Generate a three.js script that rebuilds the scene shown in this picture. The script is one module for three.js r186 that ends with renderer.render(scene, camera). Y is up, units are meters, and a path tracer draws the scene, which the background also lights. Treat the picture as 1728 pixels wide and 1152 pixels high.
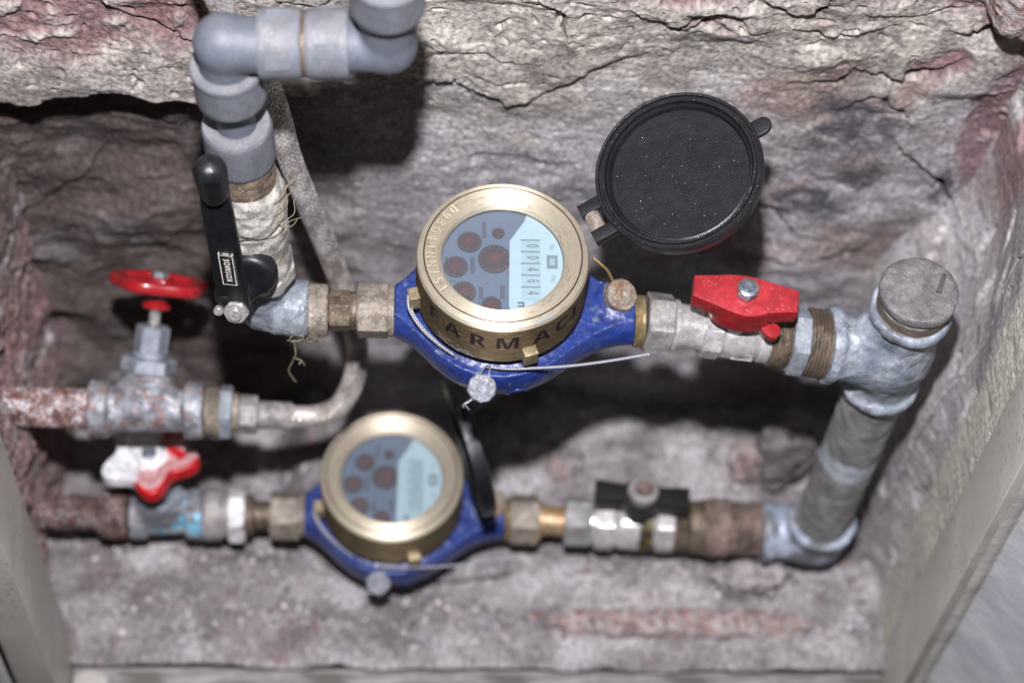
import * as THREE from 'three';
import { mergeGeometries, toCreasedNormals } from 'three/addons/utils/BufferGeometryUtils.js';

// ---------------------------------------------------------------- camera, light, exposure
const scene = new THREE.Scene();
const camera = new THREE.PerspectiveCamera(17.7, 1.5, 0.05, 20);
camera.position.set(0, 1.5, 0);
camera.up.set(-0.01498568, 0.49950255, -0.86618279);
camera.lookAt(0.04103107, 1.5 - 0.86524318, -0.49967058);
camera.focus = 1.17;
camera.userData.fStop = 4.2;
scene.background = new THREE.Color(0.010, 0.010, 0.012);
const renderer = new THREE.WebGLRenderer({ antialias: true });
renderer.toneMapping = THREE.LinearToneMapping;
renderer.toneMappingExposure = 1;
renderer.shadowMap.enabled = true;
// the flash on top of the photographer's camera is the only light in the cupboard
const flash = new THREE.SpotLight(0xf9f7ff, 11.8, 0, 0.75, 0.4, 2);
flash.name = 'camera_flash';
flash.position.set(-0.012, 1.61, -0.175);
flash.target.position.set(0.05, 0.33, -0.66);
flash.castShadow = true;
flash.shadow.radius = 0.9;
flash.shadow.mapSize.set(2048, 2048);
flash.shadow.camera.near = 0.2;
scene.add(flash, flash.target);

// ---------------------------------------------------------------- noise
let seed = 12345;
const rnd = () => { seed = (seed + 0x6d2b79f5) | 0; let t = Math.imul(seed ^ (seed >>> 15), 1 | seed); t = (t + Math.imul(t ^ (t >>> 7), 61 | t)) ^ t; return ((t ^ (t >>> 14)) >>> 0) / 4294967296; };
const PERM = new Uint8Array(512);
{ const p = [...Array(256).keys()]; for (let i = 255; i > 0; i--) { const j = Math.floor(rnd() * (i + 1)); [p[i], p[j]] = [p[j], p[i]]; } for (let i = 0; i < 512; i++) PERM[i] = p[i & 255]; }
const GX = [1, -1, 1, -1, 1, -1, 1, -1, 0, 0, 0, 0, 1, 0, -1, 0], GY = [1, 1, -1, -1, 0, 0, 0, 0, 1, -1, 1, -1, 1, -1, 1, -1], GZ = [0, 0, 0, 0, 1, 1, -1, -1, 1, 1, -1, -1, 0, 1, 0, -1];
function noise(x, y, z = 0.37, per = 256) {
  const X0 = Math.floor(x), Y0 = Math.floor(y), Z0 = Math.floor(z);
  x -= X0; y -= Y0; z -= Z0;
  let X, X1, Y, Y1; const Z = Z0 & 255, Z1 = Z + 1;
  if (per === 256) { X = X0 & 255; X1 = (X0 + 1) & 255; Y = Y0 & 255; Y1 = (Y0 + 1) & 255; } else { X = ((X0 % per) + per) % per; X1 = (X + 1) % per; Y = ((Y0 % per) + per) % per; Y1 = (Y + 1) % per; }
  const u = x * x * x * (x * (x * 6 - 15) + 10), v = y * y * y * (y * (y * 6 - 15) + 10), q = z * z * z * (z * (z * 6 - 15) + 10), x1 = x - 1, y1 = y - 1, z1 = z - 1;
  const a = PERM[PERM[X] + Y], b = PERM[PERM[X] + Y1], c = PERM[PERM[X1] + Y], d = PERM[PERM[X1] + Y1];
  let h = PERM[a + Z] & 15; const n0 = GX[h] * x + GY[h] * y + GZ[h] * z; h = PERM[c + Z] & 15; const n1 = GX[h] * x1 + GY[h] * y + GZ[h] * z;
  h = PERM[b + Z] & 15; const n2 = GX[h] * x + GY[h] * y1 + GZ[h] * z; h = PERM[d + Z] & 15; const n3 = GX[h] * x1 + GY[h] * y1 + GZ[h] * z;
  h = PERM[(a + Z1) & 511] & 15; const n4 = GX[h] * x + GY[h] * y + GZ[h] * z1; h = PERM[(c + Z1) & 511] & 15; const n5 = GX[h] * x1 + GY[h] * y + GZ[h] * z1;
  h = PERM[(b + Z1) & 511] & 15; const n6 = GX[h] * x + GY[h] * y1 + GZ[h] * z1; h = PERM[(d + Z1) & 511] & 15; const n7 = GX[h] * x1 + GY[h] * y1 + GZ[h] * z1;
  const p0 = n0 + (n1 - n0) * u, p1 = n2 + (n3 - n2) * u, p2 = n4 + (n5 - n4) * u, p3 = n6 + (n7 - n6) * u, r0 = p0 + (p1 - p0) * v, r1 = p2 + (p3 - p2) * v;
  return r0 + (r1 - r0) * q;
}
function fbm(x, y, z = 0.37, o = 4, per = 256) { let s = 0, a = 1, n = 0; for (let i = 0; i < o; i++) { s += a * noise(x, y, z + i * 7.3, per); n += a; a *= 0.52; x *= 2; y *= 2; z *= 2; per = Math.min(256, per * 2); } return s / n * 1.6; }
const ridge = (x, y, z = 0.7, o = 3) => { let s = 0, a = 1, n = 0; for (let i = 0; i < o; i++) { s += a * (1 - 2 * Math.abs(noise(x, y, z + i * 3.1))); n += a; a *= 0.5; x *= 2.1; y *= 2.1; } return s / n; };
const sm = (a, b, x) => { const t = Math.min(1, Math.max(0, (x - a) / (b - a))); return t * t * (3 - 2 * t); };
const mix = (a, b, t) => a + (b - a) * t;
const mix3 = (a, b, t) => [mix(a[0], b[0], t), mix(a[1], b[1], t), mix(a[2], b[2], t)];
const lin = (r, g, b) => [r, g, b].map((c) => { c /= 255; return c <= 0.04045 ? c / 12.92 : ((c + 0.055) / 1.055) ** 2.4; });
const V = (x, y, z) => new THREE.Vector3(x, y, z);

// ---------------------------------------------------------------- textures (5 cm tiles unless told otherwise)
function tex(size, fn, srgb = true, rep = 20) {
  const d = new Uint8Array(size * size * 4);
  for (let j = 0; j < size; j++) for (let i = 0; i < size; i++) {
    const c = fn(i / size, j / size), o = (j * size + i) * 4;
    if (typeof c === 'number') d[o] = d[o + 1] = d[o + 2] = Math.max(0, Math.min(255, c * 255)); else for (let k = 0; k < 3; k++) d[o + k] = Math.max(0, Math.min(255, c[k]));
    d[o + 3] = 255;
  }
  const t = new THREE.DataTexture(d, size, size);
  t.wrapS = t.wrapT = THREE.RepeatWrapping; t.magFilter = THREE.LinearFilter; t.minFilter = THREE.LinearFilter; if (srgb) t.colorSpace = THREE.SRGBColorSpace; t.repeat.set(rep, rep); t.needsUpdate = true;
  return t;
}
// mottled colour: a and b blend by noise, specks of c
const mottle = (a, b, c, { f = 6, speck = 0.25, fine = 0.12, rep = 20, z = 1.3, sf = 40, size = 384 } = {}) => tex(size, (u, v) => {
  let k = mix3(a, b, sm(-0.3, 0.35, fbm(u * f, v * f, z, 4, f)));
  k = mix3(k, c, sm(1 - speck * 1.6, 1.12 - speck * 1.6, 0.5 + 0.9 * noise(u * sf, v * sf, z + 4, sf) + 0.3 * noise(u * f, v * f, z + 9, f)));
  const g = 1 + fine * 1.6 * noise(u * 96, v * 96, z + 2, 96);
  return k.map((x) => x * g);
}, true, rep);
const grit = tex(384, (u, v) => 0.5 + 0.5 * fbm(u * 16, v * 16, 3.3, 4, 16), false);
const gritFine = tex(384, (u, v) => 0.5 + 0.55 * fbm(u * 48, v * 48, 5.3, 3, 48), false);
const roughVar = tex(256, (u, v) => 0.78 + 0.4 * fbm(u * 10, v * 10, 8.3, 4, 10), false);
const std = (o) => new THREE.MeshPhysicalMaterial({ roughness: 0.7, vertexColors: true, ...o });
const M = {
  pvc: std({ map: mottle([106, 109, 115], [96, 99, 105], [128, 125, 122], { speck: 0.1, fine: 0.07 }), roughness: 0.62, bumpMap: gritFine, bumpScale: 0.00006 }),
  pvcPipe: std({ map: mottle([94, 99, 108], [87, 92, 101], [110, 109, 110], { speck: 0.06, fine: 0.05 }), roughness: 0.56 }),
  galv: std({ map: mottle([146, 151, 157], [124, 130, 138], [166, 169, 172], { f: 4, speck: 0.1 }), metalness: 0.12, roughness: 0.66, roughnessMap: roughVar, bumpMap: grit, bumpScale: 0.00016 }),
  dullIron: std({ map: mottle([160, 160, 157], [136, 136, 133], [176, 174, 170], { f: 7, speck: 0.12 }), metalness: 0.25, roughness: 0.62, bumpMap: grit, bumpScale: 0.0003 }),
  zinc: std({ map: mottle([160, 157, 153], [134, 130, 126], [178, 174, 168], { f: 7, speck: 0.1 }), metalness: 0.3, roughness: 0.42, roughnessMap: roughVar, bumpMap: grit, bumpScale: 0.00012 }),
  chrome: std({ map: mottle([206, 204, 201], [182, 178, 174], [156, 150, 142], { f: 8, speck: 0.08 }), metalness: 0.45, roughness: 0.36, roughnessMap: roughVar, bumpMap: gritFine, bumpScale: 0.00005 }),
  rust: std({ map: mottle([96, 66, 58], [70, 50, 46], [150, 144, 142], { f: 6, speck: 0.2 }), roughness: 0.9, bumpMap: grit, bumpScale: 0.0007 }),
  thread: std({ map: mottle([112, 98, 82], [84, 73, 62], [140, 126, 104], { f: 9, speck: 0.1 }), metalness: 0.35, roughness: 0.55, bumpMap: grit, bumpScale: 0.0002 }),
  tan: std({ map: mottle([146, 136, 122], [118, 108, 96], [170, 162, 150], { f: 7, speck: 0.14 }), metalness: 0.2, roughness: 0.62, bumpMap: grit, bumpScale: 0.0003 }),
  brass: std({ map: mottle([190, 174, 140], [164, 148, 114], [204, 192, 164], { f: 8, speck: 0.08 }), metalness: 0.75, roughness: 0.45, bumpMap: gritFine, bumpScale: 0.00006 }),
  blue: std({ map: mottle([32, 53, 118], [26, 43, 100], [66, 80, 132], { f: 6, speck: 0.05, fine: 0.05 }), roughness: 0.42, clearcoat: 0.25, clearcoatRoughness: 0.35, bumpMap: grit, bumpScale: 0.00022 }),
  black: std({ color: 0x17181b, map: mottle([255, 255, 255], [215, 215, 215], [255, 250, 244], { f: 9, speck: 0.1 }), roughness: 0.42, bumpMap: gritFine, bumpScale: 0.00006 }),
  lid: std({ map: mottle([27, 27, 30], [22, 22, 25], [58, 52, 44], { f: 6, speck: 0.06, sf: 120, rep: 22, fine: 0.22 }), roughness: 0.38, specularIntensity: 0.7, bumpMap: gritFine, bumpScale: 0.0001 }),
  gum: std({ color: 0x0b0b0c, roughness: 0.6 }),
  red: std({ map: mottle([150, 34, 38], [132, 28, 33], [164, 78, 78], { f: 7, speck: 0.04, sf: 50, fine: 0.06 }), roughness: 0.4, bumpMap: gritFine, bumpScale: 0.00005 }),
  redGloss: std({ color: 0x961a20, roughness: 0.28, clearcoat: 0.5, clearcoatRoughness: 0.15 }),
  steel: std({ map: mottle([150, 158, 166], [116, 124, 134], [178, 182, 186], { speck: 0.1 }), metalness: 0.7, roughness: 0.38 }),
  tape: std({ map: mottle([236, 232, 222], [196, 190, 178], [140, 132, 118], { f: 9, speck: 0.06 }), metalness: 0.4, roughness: 0.3, bumpMap: grit, bumpScale: 0.00025 }),
  lead: std({ map: mottle([150, 152, 158], [124, 126, 132], [168, 170, 174], { speck: 0.12 }), metalness: 0.25, roughness: 0.55, bumpMap: grit, bumpScale: 0.0003 }),
  wire: std({ color: 0xb4b4bb, metalness: 0.6, roughness: 0.35 }),
  goldWire: std({ color: 0xb59b62, metalness: 0.7, roughness: 0.35 }),
  fibre: std({ color: 0x857a66, roughness: 0.9 }),
  dusty: std({ map: mottle([152, 147, 143], [124, 118, 114], [186, 182, 178], { f: 8, speck: 0.14 }), metalness: 0.15, roughness: 0.6, bumpMap: gritFine, bumpScale: 0.0001 }),
  hose: std({ map: mottle([178, 174, 171], [140, 134, 130], [206, 204, 202], { f: 5, speck: 0.12 }), metalness: 0.45, roughness: 0.28 }),
  white: std({ color: 0xffffff, map: mottle([236, 236, 236], [206, 204, 204], [168, 160, 158], { f: 8, speck: 0.1 }), roughness: 0.45 }),
  stone: std({ map: mottle([150, 143, 142], [126, 119, 120], [172, 168, 166], { f: 6, speck: 0.2 }), roughness: 0.95, bumpMap: grit, bumpScale: 0.0009 }),
  brick: std({ map: mottle([152, 128, 122], [134, 104, 98], [160, 152, 149], { f: 5, speck: 0.38, sf: 20 }), roughness: 0.95, bumpMap: grit, bumpScale: 0.0008 }),
  frame: std({ map: mottle([200, 195, 185], [186, 181, 171], [160, 153, 143], { f: 3, speck: 0.05, fine: 0.03, rep: 6 }), roughness: 0.5, bumpMap: grit, bumpScale: 0.00005 }),
  sill: std({ map: tex(384, (u, v) => { const q = fbm(u * 4, v * 24, 12.2, 5, 4), s = sm(0.15, 0.3, noise(u * 3, v * 40, 14.1)); return mix3(mix3([150, 147, 142], [118, 116, 112], sm(-0.3, 0.3, q)), [84, 80, 74], 0.7 * s); }, true, 8), roughness: 0.8, bumpMap: grit, bumpScale: 0.0003 }),
  render: std({ roughness: 0.9, map: tex(384, (u, v) => { const g = 238 + 16 * fbm(u * 12, v * 12, 6.1, 5, 12); return [g, g, g]; }, true, 6), bumpMap: grit, bumpScale: 0.0002 }),
  wall: std({ roughness: 0.95, map: tex(640, (u, v) => { const g = 224 + 74 * fbm(u * 30, v * 30, 6.1, 4, 30) - 40 * sm(0.36, 0.55, noise(u * 44, v * 44, 7.7, 44)); return [g, g, g]; }, true, 10), bumpMap: tex(640, (u, v) => 0.5 + 0.3 * fbm(u * 50, v * 50, 2.1, 3, 50) - 0.35 * sm(0.3, 0.5, noise(u * 44, v * 44, 7.7, 44)), false, 10), bumpScale: 0.0007 }),
};

// ---------------------------------------------------------------- geometry helpers
const used = {};
function numbered(n) { used[n] = (used[n] ?? -1) + 1; return used[n] ? `${n}_${String(used[n]).padStart(3, '0')}` : n; }
function thing(name, label, category, at, group) {
  const o = new THREE.Group(); o.name = numbered(name); o.position.set(...at); scene.add(o);
  o.userData = { label, category }; if (group) o.userData.group = group;
  return o;
}
// geometries in world coordinates -> one mesh under its parent
function part(parent, name, geos, m, extra) {
  const g0 = mergeGeometries((Array.isArray(geos) ? geos : [geos]).map(ready), false), o = new THREE.Mesh(g0, m), p = V(0, 0, 0);
  for (let q = parent; q && q !== scene; q = q.parent) p.add(q.position);
  const c = new THREE.Box3().setFromBufferAttribute(g0.attributes.position).getCenter(V(0, 0, 0));
  g0.translate(-c.x, -c.y, -c.z); o.position.copy(c.sub(p));
  o.name = parent === scene ? numbered(name) : name; o.castShadow = o.receiveShadow = true; if (extra) o.userData = extra;
  parent.add(o); return o;
}
function ready(g) {
  if (g.index) g = g.toNonIndexed();
  if (!g.attributes.uv) boxUV(g);
  if (!g.attributes.color) tint(g, () => 1);
  for (const k of Object.keys(g.attributes)) if (!['position', 'normal', 'uv', 'color'].includes(k)) g.deleteAttribute(k);
  return g;
}
function boxUV(g) {
  const p = g.attributes.position, uv = new Float32Array(p.count * 2), a = V(), b = V(), c = V();
  for (let i = 0; i < p.count; i += 3) {
    a.fromBufferAttribute(p, i); b.fromBufferAttribute(p, i + 1); c.fromBufferAttribute(p, i + 2);
    const n = b.clone().sub(a).cross(c.clone().sub(a)), x = Math.abs(n.x), y = Math.abs(n.y), z = Math.abs(n.z);
    [a, b, c].forEach((q, k) => { const s = x >= y && x >= z ? [q.z, q.y] : y >= z ? [q.x, q.z] : [q.x, q.y]; uv[(i + k) * 2] = s[0]; uv[(i + k) * 2 + 1] = s[1]; });
  }
  g.setAttribute('uv', new THREE.BufferAttribute(uv, 2)); return g;
}
function tint(g, fn) {
  const p = g.attributes.position, n = g.attributes.normal, col = new Float32Array(p.count * 3), a = V(), b = V();
  for (let i = 0; i < p.count; i++) { a.fromBufferAttribute(p, i); b.fromBufferAttribute(n, i); let c = fn(a, b); if (typeof c === 'number') c = [c, c, c]; col.set(c, i * 3); }
  g.setAttribute('color', new THREE.BufferAttribute(col, 3)); return g;
}
const blotch = (lo = 0.72, f = 90) => (p) => mix(lo, 1.06, sm(-0.45, 0.35, fbm(p.x * f, p.y * f, p.z * f, 3)));
// dust lying on what faces up
const dust = (c, amt = 0.6, f = 260) => (p, n) => mix3([1, 1, 1], c, amt * sm(0.55, 0.95, n.y) * sm(-0.5, 0.3, fbm(p.x * f, p.y * f, p.z * f, 3)));
// a turned piece along dir from A; profile = [[t, r], ...]; hard edges come from the crease angle
function turn(A, dir, profile, { seg = 64, rough = 0, f = 120, crease = 0.6, step = 0.0025, flat = false, ringUV = false, box = false } = {}) {
  const pr = [profile[0]];
  for (let i = 1; i < profile.length; i++) { const [t0, r0] = profile[i - 1], [t1, r1] = profile[i], n = Math.max(1, Math.ceil(Math.hypot(t1 - t0, r1 - r0) / step)); for (let k = 1; k <= n; k++) pr.push([mix(t0, t1, k / n), mix(r0, r1, k / n)]); }
  const y = V(...dir).normalize(), x = Math.abs(y.y) > 0.9 ? V(1, 0, 0) : V(0, 1, 0), z = V();
  z.crossVectors(x, y).normalize(); x.crossVectors(y, z); // x,z span the section
  const pos = [], uv = [], idx = []; let s = 0;
  pr.forEach(([t, r], i) => {
    if (i) s += Math.hypot(t - pr[i - 1][0], r - pr[i - 1][1]);
    for (let k = 0; k <= seg; k++) {
      const a = (k % seg) / seg * Math.PI * 2, c = Math.cos(a), d = -Math.sin(a); let px = A[0] + y.x * t, py = A[1] + y.y * t, pz = A[2] + y.z * t, rr = r;
      if (rough && r > 0.0005) rr += rough * fbm((px + c * r) * f, (py + d * r) * f, (pz + t) * f + c * 0.6, 3);
      pos.push(px + (z.x * d + x.x * c) * rr, py + (z.y * d + x.y * c) * rr, pz + (z.z * d + x.z * c) * rr);
      uv.push(ringUV ? k / seg : k / seg * Math.max(0.01, Math.round(6.28 * r / 0.05) * 0.05), s);
    }
  });
  for (let i = 0; i < pr.length - 1; i++) for (let k = 0; k < seg; k++) { const a = i * (seg + 1) + k, b = a + 1, c = a + seg + 1, d = c + 1; idx.push(a, b, c, b, d, c); }
  let g = new THREE.BufferGeometry(); g.setAttribute('position', new THREE.Float32BufferAttribute(pos, 3)); g.setAttribute('uv', new THREE.Float32BufferAttribute(uv, 2)); g.setIndex(idx);
  if (ringUV) for (let i = 0; i < uv.length / 2; i++) g.attributes.uv.setY(i, uv[i * 2 + 1] / s);
  if (box) g.deleteAttribute('uv');
  return flat ? flatten(g) : creased(g, crease);
}
// the library's crease test joins corners closer than a centimetre: scale up, crease, scale back
function creased(g, angle) { g.scale(1000, 1000, 1000); g = toCreasedNormals(g, angle); g.scale(0.001, 0.001, 0.001); return g; }
function flatten(g) { g = g.toNonIndexed(); g.computeVertexNormals(); return g; }
// hexagon nut: rounded-corner hexagon section with chamfered ends, along dir from A
function hex(A, dir, len, r, { sides = 6, hole = 0, rot = 0, ch = 0.0016 } = {}) {
  const y = V(...dir).normalize(), x = Math.abs(y.y) > 0.9 ? V(1, 0, 0) : V(0, 1, 0), z = V(); z.crossVectors(x, y).normalize(); x.crossVectors(y, z);
  const N = sides * 10, ap = r * Math.cos(Math.PI / sides), pos = [], idx = [], rows = [[0, 0], [0, 1], [ch * 0.6, 2], [len - ch * 0.6, 2], [len, 1], [len, 0]];
  rows.forEach(([t, kind]) => { for (let k = 0; k <= N; k++) {
    const a = (k % N) / N * Math.PI * 2, m = ((a + Math.PI / sides) % (2 * Math.PI / sides)) - Math.PI / sides; // corners where m = +-pi/sides
    let rr = Math.min(ap / Math.cos(m), r * 0.985); if (kind === 1) rr = Math.min(rr, ap * 1.005 - ch * 0.35); if (kind === 0) rr = hole;
    pos.push(A[0] + y.x * t + (x.x * Math.cos(a + rot) - z.x * Math.sin(a + rot)) * rr, A[1] + y.y * t + (x.y * Math.cos(a + rot) - z.y * Math.sin(a + rot)) * rr, A[2] + y.z * t + (x.z * Math.cos(a + rot) - z.z * Math.sin(a + rot)) * rr);
  } });
  for (let i = 0; i < rows.length - 1; i++) for (let k = 0; k < N; k++) { const a = i * (N + 1) + k, b = a + 1, c = a + N + 1, d = c + 1; idx.push(a, b, c, b, d, c); }
  const g = new THREE.BufferGeometry(); g.setAttribute('position', new THREE.Float32BufferAttribute(pos, 3)); g.setIndex(idx);
  return creased(g, 0.3);
}
function tube(points, r, { seg = 10, n = 60, rfn } = {}) {
  const curve = new THREE.CatmullRomCurve3(points.map((p) => V(...p)), false, 'centripetal');
  const g = new THREE.TubeGeometry(curve, n, r, seg, false);
  const L = curve.getLength(), uv = g.attributes.uv, p = g.attributes.position, nn = g.attributes.normal;
  if (rfn) { for (let i = 0; i < p.count; i++) { const d = rfn(uv.getX(i) * L, uv.getY(i)); p.setXYZ(i, p.getX(i) + nn.getX(i) * d, p.getY(i) + nn.getY(i) * d, p.getZ(i) + nn.getZ(i) * d); } g.computeVertexNormals(); }
  for (let i = 0; i < uv.count; i++) uv.setXY(i, uv.getX(i) * L, uv.getY(i) * 6.28 * r);
  return g;
}
// twisted strand: two fine wires wound round each other
function twist(points, r, pitch, n = 160) {
  const c = new THREE.CatmullRomCurve3(points.map((p) => V(...p)), false, 'centripetal'), L = c.getLength(), fr = c.computeFrenetFrames(n, false);
  return [0, Math.PI].map((ph) => tube([...Array(n + 1).keys()].map((i) => { const a = i / n * L / pitch * 6.283 + ph; return c.getPointAt(i / n).addScaledVector(fr.normals[i], Math.cos(a) * r).addScaledVector(fr.binormals[i], Math.sin(a) * r).toArray(); }), r * 1.05, { seg: 6, n: n * 2 }));
}
// ---- distance fields and their surface (naive surface nets)
const len3 = (x, y, z) => Math.sqrt(x * x + y * y + z * z);
const smin = (a, b, k) => { const h = Math.max(k - Math.abs(a - b), 0) / k; return Math.min(a, b) - h * h * k * 0.25; };
const smax = (a, b, k) => -smin(-a, -b, k);
function cone(p, a, b, ra, rb) { const dx = b[0] - a[0], dy = b[1] - a[1], dz = b[2] - a[2], L = dx * dx + dy * dy + dz * dz; let t = ((p[0] - a[0]) * dx + (p[1] - a[1]) * dy + (p[2] - a[2]) * dz) / L; t = Math.min(1, Math.max(0, t)); return len3(p[0] - a[0] - t * dx, p[1] - a[1] - t * dy, p[2] - a[2] - t * dz) - mix(ra, rb, t); }
// capped cylinder from a to b with rounded rim
function cyl(p, a, b, r, rd = 0.001) { const d = [b[0] - a[0], b[1] - a[1], b[2] - a[2]], L = len3(...d), t = ((p[0] - a[0]) * d[0] + (p[1] - a[1]) * d[1] + (p[2] - a[2]) * d[2]) / L, q = [p[0] - a[0] - d[0] / L * t, p[1] - a[1] - d[1] / L * t, p[2] - a[2] - d[2] / L * t], x = len3(...q) - r + rd, y = Math.abs(t - L / 2) - L / 2 + rd; return Math.min(Math.max(x, y), 0) + Math.hypot(Math.max(x, 0), Math.max(y, 0)) - rd; }
function sdf(f, lo, hi, h) {
  const n = [0, 1, 2].map((k) => Math.ceil((hi[k] - lo[k]) / h) + 2), [nx, ny, nz] = n, F = new Float32Array(nx * ny * nz), at = (i, j, k) => i + nx * (j + ny * k);
  for (let k = 0; k < nz; k++) for (let j = 0; j < ny; j++) for (let i = 0; i < nx; i++) F[at(i, j, k)] = f([lo[0] + i * h, lo[1] + j * h, lo[2] + k * h]);
  const id = new Int32Array(F.length).fill(-1), pos = [], idx = [];
  for (let k = 0; k < nz - 1; k++) for (let j = 0; j < ny - 1; j++) for (let i = 0; i < nx - 1; i++) {
    let c = 0, sx = 0, sy = 0, sz = 0;
    for (let e = 0; e < 12; e++) {
      const ax = e >> 2, u = e & 1, v = (e >> 1) & 1, a = ax === 0 ? [0, u, v] : ax === 1 ? [u, 0, v] : [u, v, 0], b = a.slice(); b[ax] = 1;
      const fa = F[at(i + a[0], j + a[1], k + a[2])], fb = F[at(i + b[0], j + b[1], k + b[2])];
      if ((fa < 0) !== (fb < 0)) { const t = fa / (fa - fb); c++; sx += a[0] + (b[0] - a[0]) * t; sy += a[1] + (b[1] - a[1]) * t; sz += a[2] + (b[2] - a[2]) * t; }
    }
    if (c) { id[at(i, j, k)] = pos.length / 3; pos.push(lo[0] + (i + sx / c) * h, lo[1] + (j + sy / c) * h, lo[2] + (k + sz / c) * h); }
  }
  const quad = (a, b, c, d, flip) => { if (flip) idx.push(a, c, b, a, d, c); else idx.push(a, b, c, a, c, d); };
  for (let k = 1; k < nz - 1; k++) for (let j = 1; j < ny - 1; j++) for (let i = 1; i < nx - 1; i++) {
    const s = F[at(i, j, k)] < 0;
    if (s !== F[at(i + 1, j, k)] < 0) quad(id[at(i, j - 1, k - 1)], id[at(i, j, k - 1)], id[at(i, j, k)], id[at(i, j - 1, k)], !s);
    if (s !== F[at(i, j + 1, k)] < 0) quad(id[at(i - 1, j, k - 1)], id[at(i - 1, j, k)], id[at(i, j, k)], id[at(i, j, k - 1)], !s);
    if (s !== F[at(i, j, k + 1)] < 0) quad(id[at(i - 1, j - 1, k)], id[at(i, j - 1, k)], id[at(i, j, k)], id[at(i - 1, j, k)], !s);
  }
  const g = new THREE.BufferGeometry(), nor = new Float32Array(pos.length), e = h * 0.6;
  for (let i = 0; i < pos.length; i += 3) {
    const p = [pos[i], pos[i + 1], pos[i + 2]], q = [0, 1, 2].map((c) => { const a = p.slice(), b = p.slice(); a[c] += e; b[c] -= e; return f(a) - f(b); }), L = len3(...q) || 1; nor.set(q.map((x) => x / L), i);
  }
  g.setAttribute('position', new THREE.Float32BufferAttribute(pos, 3)); g.setAttribute('normal', new THREE.BufferAttribute(nor, 3)); g.setIndex(idx);
  return boxUV(g.toNonIndexed());
}
const bumpy = (p, amp, f, z = 0) => amp * fbm(p[0] * f, p[1] * f, p[2] * f + z, 3);
// box with rounded edges turned by a matrix (columns = its own axes), as an exact mesh
function slab(shape, depth, bevel, matrix, curve = 12) { const g = new THREE.ExtrudeGeometry(shape, { depth, bevelEnabled: bevel > 0, bevelSize: bevel, bevelThickness: bevel, bevelSegments: 3, curveSegments: curve, steps: 1 }); g.deleteAttribute('uv'); g.applyMatrix4(matrix); return creased(g, 0.5); }
const basis = (o, x, y, z) => new THREE.Matrix4().makeBasis(V(...x), V(...y), V(...z)).setPosition(...o);
function frameOf(n, ref = [0, 0, 1]) { const z = V(...n).normalize(), x = V().crossVectors(V(...ref), z).normalize(), y = V().crossVectors(z, x); return [x.toArray(), y.toArray(), z.toArray()]; }

// ---------------------------------------------------------------- the niche: rough back wall, side walls, floor
const LEDGE=[-0.258,0.462,-0.210,0.471,-0.175,0.474,-0.129,0.470,-0.091,0.467,-0.040,0.472,0.001,0.482,0.028,0.470,0.046,0.461,0.073,0.471,0.099,0.491,0.115,0.500,0.135,0.495,0.150,0.513,0.171,0.508,0.193,0.497,0.222,0.487,0.245,0.492,0.257,0.499,0.276,0.488,0.291,0.500,0.306,0.525,0.344,0.532];
const CRACKS=[ [0.0012,0.005,[0.122,0.546,0.135,0.534,0.150,0.545,0.159,0.552,0.169,0.548,0.179,0.539]],
[0.002,0.007,[0.190,0.562,0.202,0.550,0.214,0.553,0.221,0.563]],
[0.0013,0.004,[0.214,0.532,0.225,0.525,0.248,0.532]],
[0.0022,0.009,[0.293,0.416,0.314,0.391,0.336,0.359,0.352,0.339,0.376,0.300]],
[0.003,0.009,[0.328,0.343,0.337,0.355,0.347,0.345,0.363,0.314]],
[0.0024,0.008,[0.212,0.297,0.239,0.286,0.264,0.299,0.280,0.306]],
[0.0015,0.004,[0.249,0.459,0.269,0.470,0.285,0.448]],
[0.0009,0.003,[0.214,0.352,0.237,0.321,0.257,0.314,0.278,0.308]],
[0.0015,0.005,[0.354,0.393,0.366,0.360,0.379,0.325]],
[0.0018,0.005,[-0.184,0.566,-0.167,0.549,-0.149,0.534,-0.133,0.529]],
[0.0012,0.004,[-0.262,0.305,-0.224,0.338,-0.201,0.372]],
[0.0008,0.002,[-0.006,0.515,0.017,0.507,0.054,0.501]],
[0.0012,0.004,[0.068,0.557,0.078,0.542,0.078,0.526]],
[0.001,0.003,[0.251,0.550,0.275,0.543,0.294,0.549]],
[0.0035,0.009,[0.258,0.493,0.277,0.484,0.294,0.496]],
[0.0015,0.004,[0.223,0.481,0.240,0.478,0.245,0.490]],
[0.001,0.003,[-0.080,0.565,-0.064,0.555,-0.051,0.563]],
[0.0015,0.005,[-0.285,0.207,-0.254,0.255,-0.233,0.240]],
[0.0035,0.009,[0.305,0.531,0.321,0.533,0.344,0.535]],
[0.001,0.003,[0.026,0.561,0.041,0.565,0.064,0.557]],
[0.0015,0.004,[0.134,0.539,0.142,0.531,0.160,0.540]] ];
const RED=[ [-0.200,0.543,0.056,0.035],
[-0.138,0.550,0.023,0.035],
[0.162,0.541,0.020,0.010],
[0.131,0.567,0.040,0.010],
[0.314,0.563,0.030,0.026],
[0.298,0.500,0.017,0.015],
[0.339,0.443,0.015,0.070],
[0.260,0.569,0.020,0.012],
[-0.280,0.158,0.030,0.035],
[-0.274,0.223,0.017,0.023],
[0.347,0.345,0.010,0.015] ];
const DARK=[ [0.255,0.437,0.031,0.032],
[0.239,0.359,0.030,0.016],
[0.320,0.382,0.006,0.023],
[0.267,0.390,0.013,0.017],
[-0.189,0.413,0.053,0.052],
[-0.237,0.374,0.040,0.058] ];
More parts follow.
